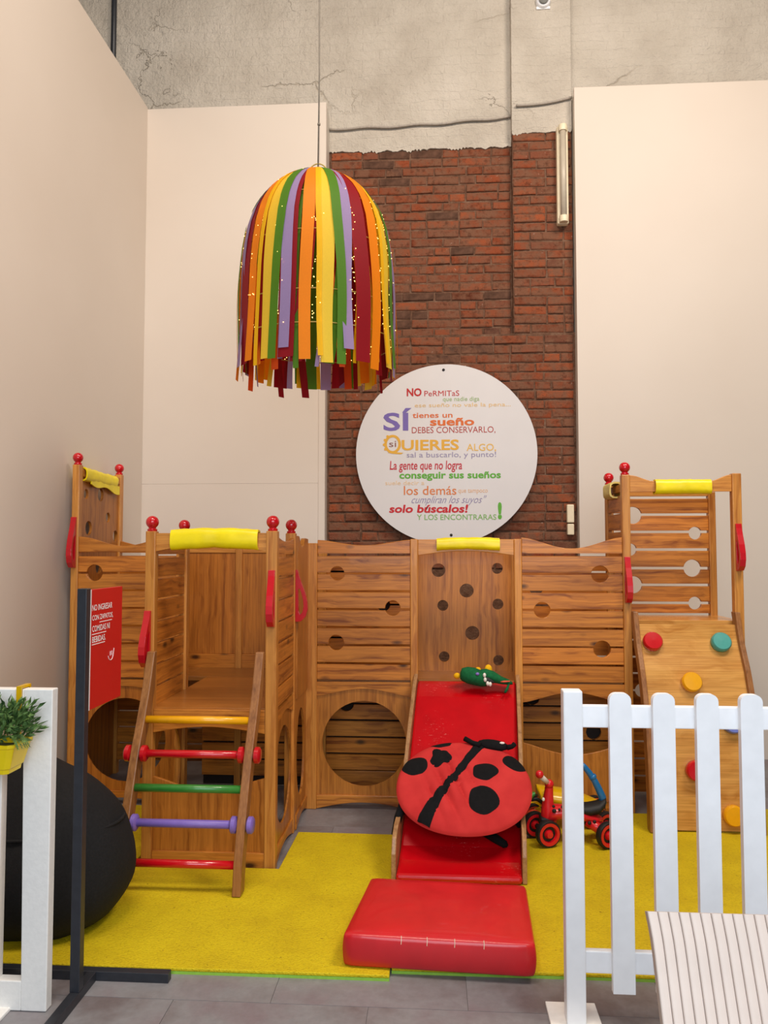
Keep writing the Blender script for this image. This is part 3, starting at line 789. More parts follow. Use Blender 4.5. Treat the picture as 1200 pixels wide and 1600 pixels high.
# front face of the platform above the slide
# ------------------------------------------------------------------ mats and landing pad
def mat_piece(name, outline, label, zt=.020):
    t = thing(name, label, 'mat', (outline[0][0], outline[0][1], 0), 'yellow foam floor mats')
    prism('top_layer', outline, [], 'XY', .009, zt, 'mat', t, bevel=.003)
    prism('under_layer', outline, [], 'XY', .0, .009, 'foamg', t)
mat_piece('foam_mat', [(-2.05, 2.56), (-.149, 2.566), (-.152, 3.805), (-.668, 3.81), (-.676, 3.372), (-1.33, 3.376), (-1.33, 4.15), (-2.05, 4.15)], 'yellow foam mat under the ladder and black beanbag')
mat_piece('foam_mat', [(-.144, 2.612), (2.2, 2.622), (2.2, 4.30), (1.67, 4.30), (1.67, 4.19), (.50, 4.19), (.50, 3.80), (-.144, 3.80)], 'yellow foam mat under the slide pad and ride-on toys')
# landing pad
PD = thing('landing_pad', 'puffy red vinyl landing pad at the foot of slide', 'mat', (.02, 2.812, .02))
bm = bmesh.new(); bmesh.ops.create_cube(bm, size=2); bmesh.ops.subdivide_edges(bm, edges=bm.edges[:], cuts=11, use_grid_fill=True)
hx, hy, h_, rr_ = .312, .224, .112, .016
for v in bm.verts:
    x, y, z_ = v.co
    # push the outermost rings close to the edges so the corners stay tight, then round them off
    g = lambda a: math.copysign(abs(a) ** .55, a) if abs(a) > 1e-6 else 0
    P_ = Vector((g(x) * hx, g(y) * hy, g(z_) * h_ / 2)); C_ = Vector((max(-hx + rr_, min(hx - rr_, P_.x)), max(-hy + rr_, min(hy - rr_, P_.y)), max(-h_ / 2 + rr_, min(h_ / 2 - rr_, P_.z))))
    D_ = P_ - C_
    if D_.length > rr_: P_ = C_ + D_ * (rr_ / D_.length)
    xx, yy, zz = P_.x / hx, P_.y / hy, P_.z / (h_ / 2)
    P_.z += (.008 * (1 - xx * xx) * (1 - yy * yy) + .004 * noise.noise(Vector((xx * 2.5, yy * 2, 3)))) * max(0, zz) + h_ / 2
    P_.y -= .010 * (1 - zz * zz) * (yy < -.9) * (1 - .5 * xx * xx); P_.x += math.copysign(.008, xx) * (1 - zz * zz) * (abs(xx) > .95)
    P_.x += .035 * (yy + 1) / 2 * max(0, -xx)
    v.co = P_
me = bpy.data.meshes.new('cover'); bm.to_mesh(me); bm.free(); me.materials.append(M['pad_red'])
for p in me.polygons: p.use_smooth = True
o = bpy.data.objects.new('cover', me); COL.objects.link(o); o.parent = PD; o.rotation_euler = (0, 0, -.05)
for i, x in enumerate((-.12, -.035, .055, .15)):
    V, F = tubev([(x, -.2315, .088), (x + .001, -.2285, .100), (x, -.2205, .1105)], .0011, 6)
    s_ = raw('stitch', [(Matrix.Rotation(-.05, 3, 'Z') @ Vector(v)) + PD.location for v in V], F, 'cream', PD, smooth=True)

# ------------------------------------------------------------------ round sign
YS = 5.40
Pc = at(697, 709, YS); R = 141 / FPX * YS * 1.004
RS = thing('round_sign', 'large round white board of coloured lettering on the brick wall', 'sign', (Pc.x, YS, Pc.z - R))
o = lathe('disc', [(R, 0), (R, .018)], (Pc.x, YS, Pc.z), 'board', RS, (0, 1, 0), 96)
for px, py in ((693, 578), (705, 836)):
    q = at(px, py, YS); lathe('screw', [(.010, -.003), (.007, -.006), (1e-5, -.007)], (q.x, YS, q.z), 'dark', RS, (0, 1, 0), 12)
RED = (186, 38, 36); ORG = (214, 106, 44); GRN = (96, 168, 50); YEL = (222, 168, 60); PUR = (118, 100, 168); LAV = (150, 140, 170); PAL = (226, 176, 130)
TX = [('NO', 635.5, 658.7, 606.5, 619.5, RED, .03, 0), ('PeRMITaS', 663, 717.5, 610, 619.2, RED, 0, 0), ('que nadie diga', 692, 749, 619.5, 629, (150, 176, 110), 0, 0),
      ('ese sueño no vale la pena...', 648, 798, 628.5, 638.5, (226, 186, 120), 0, 0), ('SÍ', 599, 643, 637.5, 673.5, PUR, .02, 0), ('tienes un', 644.5, 707, 644.5, 653.2, ORG, .014, 0),
      ('sueño', 672, 741, 652.5, 665.5, ORG, .028, 0), ('DEBES CONSERVARLO,', 643.5, 774, 666, 678.5, (176, 70, 60), 0, 0), ('UIERES', 627.5, 717, 686.5, 704, YEL, .025, 0),
      ('ALGO,', 729, 775, 693, 706.5, (224, 180, 96), .01, 0), ('si', 608, 619, 689, 698.5, (140, 90, 80), 0, 0), ('sal a buscarlo, y punto!', 635.5, 775, 705.5, 717.5, LAV, 0, 0),
      ('La gente que no logra', 609, 722, 719.5, 738.5, (190, 44, 56), .012, .1), ('conseguir sus sueños', 624, 782.5, 736.5, 751.5, GRN, .028, 0), ('suele decir a', 602, 663, 751, 758, (232, 196, 150), 0, 0),
      ('los demás', 631, 713, 759, 773.5, (216, 124, 66), .005, 0), ('que tampoco', 716, 762, 764, 772, PAL, 0, 0), ('cumpliran los suyos"', 643, 760.5, 774, 790, LAV, -.004, .45),
      ('solo búscalos!', 608, 731.5, 788, 801.5, (196, 36, 40), .03, .12), ('Y LOS ENCONTRARAS', 651.5, 775.5, 803.5, 812.5, (128, 176, 92), .005, 0), ('!', 778, 784, 784.5, 811.5, GRN, .06, 0)]
for s, x0, x1, y0, y1, c, off, sh in TX:
    A_ = at(x0, y1, YS); B_ = at(x1, y0, YS)
    lettering('lettering', s, A_.x, B_.x, A_.z, B_.z, ink(c), RS, lambda u, v: (u, YS - .0016, v), off, sh)
# the big initial letter: a ring with a tail and spurs
q = at(613.5, 694, YS); rr = 13.2 / FPX * YS
ring = [(q.x + rr * math.cos(a) * 1.0, q.z + rr * 1.12 * math.sin(a)) for a in [2 * PI * i / 36 for i in range(36)]]
hole = [(q.x + rr * .68 * math.cos(a), q.z + rr * .82 * math.sin(a)) for a in [2 * PI * i / 36 for i in range(36)]]
prism('lettering', ring, [hole], 'XZ', YS - .0017, YS - .0012, ink(YEL), RS)
prism('lettering', [(q.x - .035, q.z - rr * 1.02), (q.x + .01, q.z - rr * .95), (q.x + .075, q.z - rr * 1.05), (q.x + .06, q.z - rr * 1.22), (q.x + .0, q.z - rr * 1.15)], [], 'XZ', YS - .0019, YS - .0014, ink(YEL), RS)
for a in (2.2, 2.7, 3.2, 3.7):
    prism('lettering', circ(q.x + rr * 1.02 * math.cos(a), q.z + rr * 1.14 * math.sin(a), .010, 10), [], 'XZ', YS - .0021, YS - .0016, ink(YEL), RS)

# ------------------------------------------------------------------ ribbon lamp
YL = 3.40
ap = at(497, 270, YL); K = YL / FPX
LM = thing('pendant_lamp', 'domed pendant lamp hung with rainbow ribbon strips and fairy lights', 'lamp', (ap.x, YL, 2.15))
cx, cy = ap.x, YL
prof_px = [(270, 14), (276, 30), (286, 50), (300, 69), (320, 88), (345, 103), (375, 113), (410, 119), (450, 122.5), (500, 124), (550, 125), (600, 126)]
prof = [(r * K, ap.z - (y - 270) * K) for y, r in prof_px]
zbot = prof[-1][1]
def lamp_r(z):
    for (r0, z0), (r1, z1) in zip(prof, prof[1:]):
        if z >= z1: return r0 + (r1 - r0) * (z0 - z) / (z0 - z1)
    return prof[-1][0]
def ribbon(a, wdeg, mat, zend, rscale=1.0, ztop=None, curl=0.0, flare=1.0, name='ribbon'):
    ztop = ztop or prof[0][1]
    n_ = 26; V = []; F = []; rn = random.Random(int(a * 1e5) + int(zend * 1e3))
    ph = rn.uniform(0, 6)
    for i in range(n_ + 1):
        t = i / n_
        if i < 12: z_ = ztop - (ztop - prof[6][1]) * (i / 12) ** 1.5
        else: z_ = prof[6][1] + (zend - prof[6][1]) * (i - 12) / (n_ - 12)
        r = lamp_r(z_) * rscale
        low = max(0, (prof[6][1] - z_)) / (prof[6][1] - prof[-1][1])
        ww = math.radians(wdeg) / 2 * lamp_r(prof[8][1])        # metres, half width
        hw = min(ww, math.radians(wdeg) / 2 * r * 1.5 + .004)
        hw *= 1 - .12 * low * flare
        aa = a + curl * low * .5 + .012 * math.sin(low * 5 + ph)
        rj = r + .006 * math.sin(low * 6 + ph) * low
        tw = .5 * curl * low
        tx, ty = -math.sin(aa + PI / 2 + PI / 2), math.cos(aa + PI)   # placeholder, replaced below
        c = Vector((cx + rj * math.sin(aa), cy - rj * math.cos(aa), z_))
        tan = Vector((math.cos(aa), math.sin(aa), 0)); rad = Vector((math.sin(aa), -math.cos(aa), 0))
        d = (tan * math.cos(tw) + rad * math.sin(tw)) * hw
        V += [c - d, c + d]
    for i in range(n_): F.append((2 * i, 2 * i + 1, 2 * i + 3, 2 * i + 2))
    return raw(name, V, F, mat, LM, smooth=True)
cyc = [('ribbon_red', 11.5, 0), ('ribbon_orange', 8.0, 13.0), ('ribbon_amber', 3.4, 20.3), ('ribbon_yellow', 8.0, 26.5), ('ribbon_green', 6.0, 34.3), ('ribbon_lavender', 7.4, 41.2)]
for c in range(8):
    base = -10.5 + c * 45 + (1.5 if c % 2 else -1)
    if 0 < c < 3: base += 4
    for ki, (mat, wd, off) in enumerate(cyc):
        a = math.radians(base + off + random.uniform(-.6, .6)); ze = zbot + random.uniform(-.03, .01)
        if mat == 'ribbon_lavender' and c in (0, 7): ze += .05
        ribbon(a, wd * random.uniform(1.03, 1.14), mat, ze + (.0 if math.cos(a) > 0 else .03), 1.0 + .006 * (0, 3, 5, 1, 4, 2)[ki] - .012 + .003 * (c % 2), curl=random.uniform(-.10, .10), flare=.6)
for k in range(36):                              # inner ribbons that hang lower
    a = math.radians(k * 10 + random.uniform(-4, 4)); mat = ['ribbon_red', 'ribbon_flame', 'ribbon_lavender', 'ribbon_green', 'ribbon_amber', 'ribbon_red', 'ribbon_yellow', 'ribbon_orange'][k % 8]
    ribbon(a, random.choice((3.2, 4.5, 9.5, 7.0)), mat, zbot + random.uniform(-.055, .02), .93, ztop=prof[3][1], curl=random.uniform(-.6, .6))
for z_ in [prof[k][1] for k in (1, 3, 5, 7, 9)] + [prof[10][1]]:
    r = lamp_r(z_) * .972
    V, F = tubev([(cx + r * math.sin(2 * PI * i / 40), cy - r * math.cos(2 * PI * i / 40), z_) for i in range(41)], .0022, 6)
    raw('wire_hoop', V, F, 'wire', LM, smooth=True)
V, F = tubev([(cx + .042 * math.cos(PI * i / 12), cy, prof[0][1] - .003 + .045 * math.sin(PI * i / 12)) for i in range(13)], .003, 8)
raw('top_loop', V, F, 'wire', LM, smooth=True)
box_ = []
rn = random.Random(5)
for k in range(760):
    s_ = k % 14; a = math.radians(s_ * 360 / 14 + 8 + rn.gauss(0, 2.2)); z_ = prof[1][1] - (prof[1][1] - prof[10][1]) * rn.random() ** .9
    r = lamp_r(z_) * (.965 + rn.uniform(-.03, .05))
    c = Vector((cx + r * math.sin(a), cy - r * math.cos(a), z_)); q = .0023
    box_.append(([c + Vector(d) * q for d in ((1, 0, 0), (-1, 0, 0), (0, 1, 0), (0, -1, 0), (0, 0, 1), (0, 0, -1))],
                 [(0, 2, 4), (2, 1, 4), (1, 3, 4), (3, 0, 4), (2, 0, 5), (1, 2, 5), (3, 1, 5), (0, 3, 5)]))
o = raw('fairy_lights', *merge(*box_), 'bulb', LM); o['kind'] = 'stuff'
tube('cord', [(cx, cy, prof[0][1] + .02), (cx + .004, cy, 3.6), (cx, cy, 5.9)], .0035, 'cord', LM, 8)
for z_ in (3.35, 4.02): lathe('cord_knot', [(1e-5, -.008), (.007, -.004), (.007, .004), (1e-5, .008)], (cx + .003, cy, z_), 'cord', LM, seg=8)

# ------------------------------------------------------------------ ladybug cushion
LC = thing('floor_cushion', 'round red ladybug cushion with black spots lying across the slide', 'cushion', (.130, 3.515, .340))
TILT = math.radians(35)
Ru, Rv, Th = .302, .250, .064
Rm = Matrix.Translation(LC.location) @ Matrix.Rotation(math.radians(-4), 4, 'Z') @ Matrix.Rotation(TILT, 4, 'X')
QE = 2.14
def sq(a): return (abs(math.cos(a)) ** QE + abs(math.sin(a)) ** QE) ** (-1 / QE)
def dome(u, v):
    rho = (abs(u / Ru) ** QE + abs(v / Rv) ** QE) ** (1 / QE)
    h = max(0, 1 - rho ** 3.6) ** .5
    fold = .030 * (abs(math.sin((u + .38 * v) * 44 + 1.2 + 3 * v)) ** .7 - .6) * math.exp(-(((u + .06) / .11) ** 2 + ((v + .03) / .17) ** 2))
    fold += .010 * noise.noise(Vector((u * 9, v * 9, 2)))
    return Th * .62 * h + fold * h
def cpt(u, v, off=0): return Rm @ Vector((u, v, dome(u, v) + off))
V = []; F = []; NR, NA = 34, 128
V.append(cpt(0, 0))
for i in range(1, NR + 1):
    rho = (i / NR) ** .8
    for k in range(NA):
        a = 2 * PI * k / NA; V.append(cpt(Ru * rho * sq(a) * math.cos(a), Rv * rho * sq(a) * math.sin(a)))
for k in range(NA): F.append((0, 1 + k, 1 + (k + 1) % NA))
for i in range(NR - 1):
    for k in range(NA):
        a = 1 + i * NA + k; b = 1 + i * NA + (k + 1) % NA; F.append((a, b, b + NA, a + NA))
raw('cover', V, F, 'lady', LC, smooth=True)
V = []; F = []
for i in range(0, 9):
    rho = 1 - (i / 8) * .999; zz = -Th * .55 * (1 - rho ** 3) ** .6 if i else 0
    for k in range(NA):
        a = 2 * PI * k / NA; V.append(Rm @ Vector((Ru * rho * sq(a) * math.cos(a), Rv * rho * sq(a) * math.sin(a), zz)))
for i in range(8):
    for k in range(NA):
        a = i * NA + k; b = i * NA + (k + 1) % NA; F.append((a, b, b + NA, a + NA))
raw('underside', V, F, 'black', LC, smooth=True)
SC = 1 / 345
def uv(px, py): return ((px - 722) * SC, (1233 - py) * SC / .84)
def patch(name, cu, cv, ru, rv, rot=0, wob=.06, mat='black', off=.0035, seed=1, parent=LC):
    V = [cpt(cu, cv, off)]; F = []; rn = random.Random(seed); ph = rn.uniform(0, 6); nA = 28; nR = 5
    for i in range(1, nR + 1):
        for k in range(nA):
            a = 2 * PI * k / nA; m_ = (1 + wob * math.sin(3 * a + ph) + wob * .6 * math.sin(5 * a + 2 * ph)) * i / nR
            du, dv = ru * math.cos(a) * m_, rv * math.sin(a) * m_
            uu = cu + du * math.cos(rot) - dv * math.sin(rot); vv = cv + du * math.sin(rot) + dv * math.cos(rot)
            q_ = (abs(uu / Ru) ** QE + abs(vv / Rv) ** QE) ** (1 / QE)
            if q_ > .985: uu *= .985 / q_; vv *= .985 / q_
            V.append(cpt(uu, vv, off if i < nR else .0005))
    for k in range(nA): F.append((0, 1 + k, 1 + (k + 1) % nA))
    for i in range(nR - 1):
        for k in range(nA):
            a = 1 + i * nA + k; b = 1 + i * nA + (k + 1) % nA; F.append((a, b, b + nA, a + nA))
    return raw(name, V, F, mat, parent, smooth=True)
for i, (px, py, rx, ry, rot, wb_) in enumerate(((645, 1209, 21, 15, 0, .03), (684, 1195, 16, 14, -.3, .16), (684, 1168, 18, 7, .15, .08), (755, 1216, 20, 13, .15, .05), (753, 1259, 23, 20, 0, .03), (802, 1197, 20, 13, -.45, .03))):
    u_, v_ = uv(px, py); patch('spot', u_, v_, rx * SC, ry * SC / .80, rot, wb_, seed=i)
pathpx = [(661, 1301, 11), (668, 1286, 11), (680, 1264, 9), (692, 1246, 7), (708, 1226, 6.5), (722, 1205, 6), (736, 1185, 6.5), (744, 1172, 8), (752, 1165, 10)]
V = []; F = []; den = []
for i in range(len(pathpx) - 1):
    for s_ in range(4):
        t = s_ / 4; den.append(tuple(pathpx[i][k] * (1 - t) + pathpx[i + 1][k] * t for k in range(3)))
den.append(pathpx[-1])
for px, py, hw in den:
    u_, v_ = uv(px, py); hw *= SC; d = Vector((.86, -.5))
    for k in (-1, -.5, 0, .5, 1):
        uu, vv = u_ + d.x * hw * k, v_ + d.y * hw * k; q_ = (abs(uu / Ru) ** QE + abs(vv / Rv) ** QE) ** (1 / QE)
        if q_ > .985: uu *= .985 / q_; vv *= .985 / q_
        V.append(cpt(uu, vv, .006 if abs(k) < 1 else .0005))
for i in range(len(den) - 1):
    for k in range(4): a = i * 5 + k; F.append((a, a + 1, a + 6, a + 5))
raw('stripe', V, F, 'black', LC, smooth=True)
# head, feelers and feet
hu, hv = uv(772, 1162)
def blob(name, c, r, mat, parent, rot=None, n=12, seg=16):
    V, F = lathev(sphere_prof(1, n), (0, 0, 0), (0, 0, 1), seg)
    R3 = rot or Matrix.Identity(3)
    return raw(name, [Vector(c) + R3 @ Vector((v[0] * r[0], v[1] * r[1], v[2] * r[2])) for v in V], F, mat, parent, smooth=True)
R3 = Rm.to_3x3()
hd = blob('head', Rm @ Vector((hu - .012, hv - .020, .024)), (.075, .028, .020), 'black', LC, R3 @ Matrix.Rotation(-.15, 3, 'Z'))
blob('eye', Rm @ Vector((hu + .030, hv - .022, .042)), (.012, .006, .005), 'tan_eye', hd, R3)
for (p0, p1, p2) in (((722, 1161), (735, 1168), (748, 1172)), ((802, 1168), (798, 1172), (790, 1174))):
    pts = [Rm @ Vector((*uv(*p), .035)) for p in (p0, p1, p2)]; tube('feeler', pts, [.012, .011, .013], 'black', hd, 10)
def bed_z(y):
    for (y0, z0), (y1, z1) in zip(BP, BP[1:]):
        if y >= y1: return z0 + (z1 - z0) * (y - y0) / (y1 - y0)
    return BP[-1][1]
def on_bed(px, py, h):                           # where a sight line meets the slide bed, lifted by h
    lo, hi = 3.27, 4.1
    for _ in range(40):
        m_ = (lo + hi) / 2
        if at(px, py, m_).z > bed_z(m_) + h: lo = m_
        else: hi = m_
    return at(px, py, lo)
for p0, p1 in (((758, 1300), (793, 1322)), ((806, 1276), (814, 1292))):
    a = on_bed(*p0, .024); b = on_bed(*p1, .019)
    tube('foot', [a, a.lerp(b, .5), a.lerp(b, .9), b], [.020, .019, .016, .006], 'black', LC, 12)
a = Rm @ Vector((*uv(630, 1258), -.02)); tube('foot', [a, a + Vector((-.02, -.03, -.05)), a + Vector((-.035, -.04, -.12)), a + Vector((-.036, -.04, -.13))], [.018, .018, .015, .006], 'black', LC, 12)

# ------------------------------------------------------------------ crocodile soft toy at the top of the slide
CT = thing('soft_toy', 'green plush crocodile with white teeth lying at slide top', 'soft toy', (.28, 4.12, .70))
def cp(px, py, dy=0): return at(px, py, 4.10 + dy)
def loft(name, secs, mat, parent, seg=14):
    V = []; F = []
    for c, ry, rz in secs:
        for k in range(seg):
            a = 2 * PI * k / seg; V.append(Vector(c) + Vector((0, ry * math.cos(a), rz * math.sin(a))))
    for i in range(len(secs) - 1):
        for k in range(seg): a = i * seg + k; b = i * seg + (k + 1) % seg; F.append((a, b, b + seg, a + seg))
    F += [tuple(range(seg)), tuple(range((len(secs) - 1) * seg, len(secs) * seg))]
    return raw(name, V, F, mat, parent, smooth=True)
secs = [(cp(719, 1056), .012, .016), (cp(722, 1054), .034, .034), (cp(731, 1055), .046, .044), (cp(742, 1057), .050, .046), (cp(752, 1060), .046, .042), (cp(760, 1063), .036, .030), (cp(763, 1066), .01, .01)]
bd = loft('body', secs, 'croc', CT)
loft('jaw', [(cp(751, 1052), .02, .020), (cp(760, 1054), .036, .030), (cp(772, 1058), .038, .030), (cp(784, 1063), .032, .020), (cp(796, 1066), .022, .013), (cp(801, 1068), .008, .005)], 'croc', CT)
blob('horn', cp(763, 1046, .02), (.020, .014, .026), 'crocy', CT); blob('horn', cp(747, 1047, .02), (.016, .012, .016), 'crocy', CT)
blob('eye', cp(746, 1053, -.046), (.010, .006, .008), 'purple', CT); blob('foot', cp(714, 1056, .01), (.018, .016, .016), 'crocy', CT)
for px, py in ((757, 1055), (758, 1062), (762, 1068), (766, 1069)): blob('tooth', cp(px, py, -.040), (.0085, .010, .012), 'tan_eye', CT)
loft('tongue', [(cp(782, 1065, -.028), .004, .003), (cp(788, 1065, -.03), .008, .005), (cp(797, 1064.5, -.03), .004, .003)], 'toyorange', CT)
loft('mouth', [(cp(758, 1060, -.03), .008, .010), (cp(764, 1063, -.034), .01, .014), (cp(772, 1066, -.03), .006, .006)], 'dark', CT)
tube('strap', [cp(795, 1068, -.02), cp(793, 1075, -.03), cp(789, 1082, -.05)], [.006, .007, .006], 'croc', CT, 8)

# ------------------------------------------------------------------ ride-on toys
def wheel(c, r, w_, parent, axis=(1, 0, 0), rim='tyre_red', nm='wheel'):
    A = Vector(axis).normalized(); c = Vector(c)
    t_ = lathe(nm, [(r * .70, -w_ / 2), (r * .95, -w_ / 2), (r, -w_ * .3), (r, w_ * .3), (r * .95, w_ / 2), (r * .70, w_ / 2), (r * .70, -w_ / 2)], c, 'dark', parent, A, 28)
    lathe('rim', [(r * .56, -w_ * .30), (r * .62, -w_ * .56), (r * .84, -w_ * .58), (r * .84, w_ * .58), (r * .62, w_ * .56), (r * .56, w_ * .30), (r * .56, -w_ * .30)], c, rim, t_, A, 28)
    lathe('wheel_disc', [(1e-5, -w_ * .12), (r * .57, -w_ * .12), (r * .57, w_ * .12), (1e-5, w_ * .12)], c, 'dark', t_, A, 24)
    lathe('hub', [(1e-5, -w_ * .75), (r * .24, -w_ * .7), (r * .36, -w_ * .2), (r * .36, w_ * .2), (r * .24, w_ * .7), (1e-5, w_ * .75)], c, rim, t_, A, 20)
    return t_
K1 = thing('ride_on_toy', 'red spotted ride-on trike with white handlebar grip beside the slide', 'ride-on toy', (.62, 3.72, .02), 'ride-on toys')
q1 = at(857, 1308, 3.68)
wheel((q1.x, 3.69, .082), .061, .032, K1, (.35, -1, 0)); q2 = at(836, 1296, 3.80); wheel((q2.x, 3.81, .082), .061, .032, K1, (.35, -1, 0))
tube('axle', [(q1.x, 3.69, .082), (q2.x, 3.81, .082)], .012, 'dark', K1, 10)
def tp(px, py, Y=3.75): return at(px, py, Y)
V = []
stem_secs = [(tp(858, 1283), .036, .040), (tp(857, 1272), .036, .040), (tp(856, 1255), .028, .026), (tp(857, 1240), .022, .020), (tp(858, 1230), .019, .018)]
def loftz(name, secs, mat, parent, seg=16):
    V = []; F = []
    for c, rx, ry in secs:
        for k in range(seg):
            a = 2 * PI * k / seg; V.append(Vector(c) + Vector((rx * math.cos(a), ry * math.sin(a), 0)))
    for i in range(len(secs) - 1):
        for k in range(seg): a = i * seg + k; b = i * seg + (k + 1) % seg; F.append((a, b, b + seg, a + seg))
    F += [tuple(range(seg)), tuple(range((len(secs) - 1) * seg, len(secs) * seg))]
    return raw(name, V, F, mat, parent, smooth=True)
sd = loftz('steering_column', stem_secs, 'tyre_red', K1)
blob('handlebar_joint', tp(858, 1225), (.022, .022, .022), 'tyre_red', K1)
tube('grip', [tp(857, 1224), tp(844, 1212, 3.70)], .012, 'toywhite', K1, 12); blob('grip_end', tp(843, 1210, 3.69), (.019, .019, .019), 'tyre_red', K1)
tube('grip', [tp(858, 1226, 3.76), tp(857, 1231, 3.86)], .012, 'toywhite', K1, 12); blob('grip_end', tp(857, 1232, 3.88), (.019, .019, .019), 'tyre_red', K1)
bdy = loft('body', [(tp(850, 1278), .03, .022), (tp(860, 1270), .05, .042), (tp(872, 1268), .052, .034), (tp(890, 1268), .05, .03), (tp(910, 1272), .05, .028), (tp(930, 1278), .046, .024), (tp(940, 1280), .02, .012)], 'tyre_red', K1)
for px, py, r in ((865, 1260, .007), (866, 1267, .010), (874, 1265, .006), (879, 1261, .008), (921, 1286, .009), (929, 1284, .008)):
    blob('dot', tp(px, py, 3.700), (r, .006, r), 'dark', bdy)
blob('eye', tp(849, 1249, 3.722), (.007, .006, .009), 'tan_eye', sd)
box('fork', q1.x - .03, q1.x + .03, 3.71, 3.79, .10, .145, 'dark', K1, bevel=.008)
sdl = loft('saddle', [(tp(895, 1262), .04, .008), (tp(905, 1262), .05, .022), (tp(920, 1264), .052, .030), (tp(934, 1261), .05, .030), (tp(943, 1254), .042, .024), (tp(946, 1249), .02, .012)], 'dark', K1)
tube('swing_arm', [tp(917, 1284, 3.73), tp(932, 1292, 3.71), tp(946, 1306, 3.70)], [.022, .024, .018], 'tyre_red', K1, 12)
qr = at(950, 1306, 3.69); wheel((qr.x, 3.69, .082), .061, .03, K1, (.5, -1, 0)); wheel((qr.x + .02, 3.83, .082), .061, .03, K1, (.5, -1, 0))
tube('axle', [(qr.x, 3.69, .082), (qr.x + .02, 3.83, .082)], .011, 'dark', K1, 10)
tube('swing_arm', [tp(928, 1284, 3.79), tp(946, 1292, 3.81), (qr.x + .01, 3.81, .085)], [.02, .02, .016], 'tyre_red', K1, 12)
tube('back_handle', [tp(942, 1256), tp(941, 1245), tp(935, 1232), tp(929, 1220), tp(921, 1208), tp(913, 1198), tp(907, 1193)], [.017, .018, .017, .0155, .015, .013, .012], 'toyblue', K1, 14)
lathe('handle_ring', [(.016, -.008), (.019, -.004), (.019, .004), (.016, .008)], tp(926, 1214), 'toyblue', K1, (tp(921, 1208) - tp(929, 1220)), 14)
K2 = thing('ride_on_toy', 'yellow ride-on toy with orange fender and green grip behind red trike', 'ride-on toy', (.62, 3.98, .02), 'ride-on toys')
Y2 = 3.96
def yp(px, py, Y=Y2): return at(px, py, Y)
loft('body', [(yp(838, 1232), .03, .02), (yp(842, 1238), .075, .035), (yp(860, 1243), .085, .042), (yp(890, 1246), .085, .040), (yp(915, 1252), .08, .030), (yp(935, 1256), .05, .016)], 'toyyellow', K2)
loft('front_cowl', [(yp(818, 1264), .03, .02), (yp(828, 1262), .05, .035), (yp(842, 1264), .05, .035), (yp(852, 1268), .02, .014)], 'toyyellow', K2)
V, F = tubev([at(833 + 15 * math.cos(a), 1292 - 22 * math.sin(a), 3.90) for a in [PI * 1.15 * i / 12 - .2 for i in range(13)]], .018, 10)
raw('fender', V, F, 'toyorange', K2, smooth=True)
wheel((at(833, 1297, 3.93).x, 3.93, .0815), .06, .03, K2, (.3, -1, 0), 'toyorange'); wheel((at(833, 1297, 3.93).x + .3, 3.95, .0815), .06, .03, K2, (.3, -1, 0), 'toyorange')
wheel((at(833, 1297, 3.93).x + .03, 4.08, .0815), .06, .03, K2, (.3, -1, 0), 'toyorange'); wheel((at(833, 1297, 3.93).x + .33, 4.08, .0815), .06, .03, K2, (.3, -1, 0), 'toyorange')
tube('handlebar', [yp(848, 1254, 3.90), yp(838, 1248, 3.89), yp(828, 1250, 3.88)], .009, 'dark', K2, 8)
loft('grip', [(yp(822, 1256, 3.87), .010, .008), (yp(826, 1248, 3.87), .016, .018), (yp(831, 1243, 3.87), .016, .018), (yp(836, 1240, 3.87), .010, .008)], 'toygreen', K2)

# ------------------------------------------------------------------ sign stand on the left
SX = -1.117
ST = thing('sign_stand', 'black steel floor stand holding a red no-shoes notice', 'sign', (SX, 2.42, 0))
hw = .0155
up = box('upright', SX - hw, SX + hw, 2.385, 2.416, .03, 1.278, 'metal', ST, bevel=.002)
box('base_bar', SX - hw, SX + hw, 2.0, 2.507, 0, .03, 'metal', ST, bevel=.002)
cbx = box('cross_bar', -1.55, -.862, 2.507, 2.537, 0, .030, 'metal', ST, bevel=.002)
nb_ = box('notice_board', SX - .006, SX + .006, 2.441, 2.690, .884, 1.272, 'signred', ST, bevel=.001)
box('board_edge', SX - .0065, SX + .0065, 2.432, 2.441, .884, 1.272, 'white', nb_, bevel=0)
def sgn(u, v): return (SX + .0068, u, v)
def onx(px, py):
    x = (px - 600) / FPX; z = (800 - py) / FPX
    y2 = math.cos(PITCH) - z * math.sin(PITCH); z2 = math.sin(PITCH) + z * math.cos(PITCH)
    X = x * math.cos(YAW) - y2 * math.sin(YAW); Yd = x * math.sin(YAW) + y2 * math.cos(YAW); t_ = (SX + .0068) / X
    return Yd * t_, CAMH + z2 * t_
WHT = (250, 244, 244)
for s, xa, ya, xb, yb in (('NO INGRESAR', 144, 955, 175.5, 945), ('CON ZAPATOS,', 144, 971.5, 176.5, 960.5), ('COMIDAS NI', 144, 988, 171.5, 976), ('BEBIDAS.', 144, 1005, 165, 993)):
    y0_, z0_ = onx(xa, ya); y1_, z1_ = onx(xb, yb); zt_ = z0_ + .020
    lettering('lettering', s, y0_, y1_, z0_, zt_, ink(WHT), nb_, sgn, .012)
for xa, ya, xb, yb in ((156, 971.5, 175, 969.2), (144, 991.5, 166, 987.5), (144, 1007.5, 164, 1003)):
    y0_, z0_ = onx(xa, ya); y1_, _ = onx(xb, yb)
    prism('underline', [(y0_, z0_ - .002), (y1_, z0_ - .002), (y1_, z0_ + .0005), (y0_, z0_ + .0005)], [], 'YZ', SX + .006, SX + .0068, ink(WHT), nb_)
y0_, z0_ = onx(173.5, 1021)
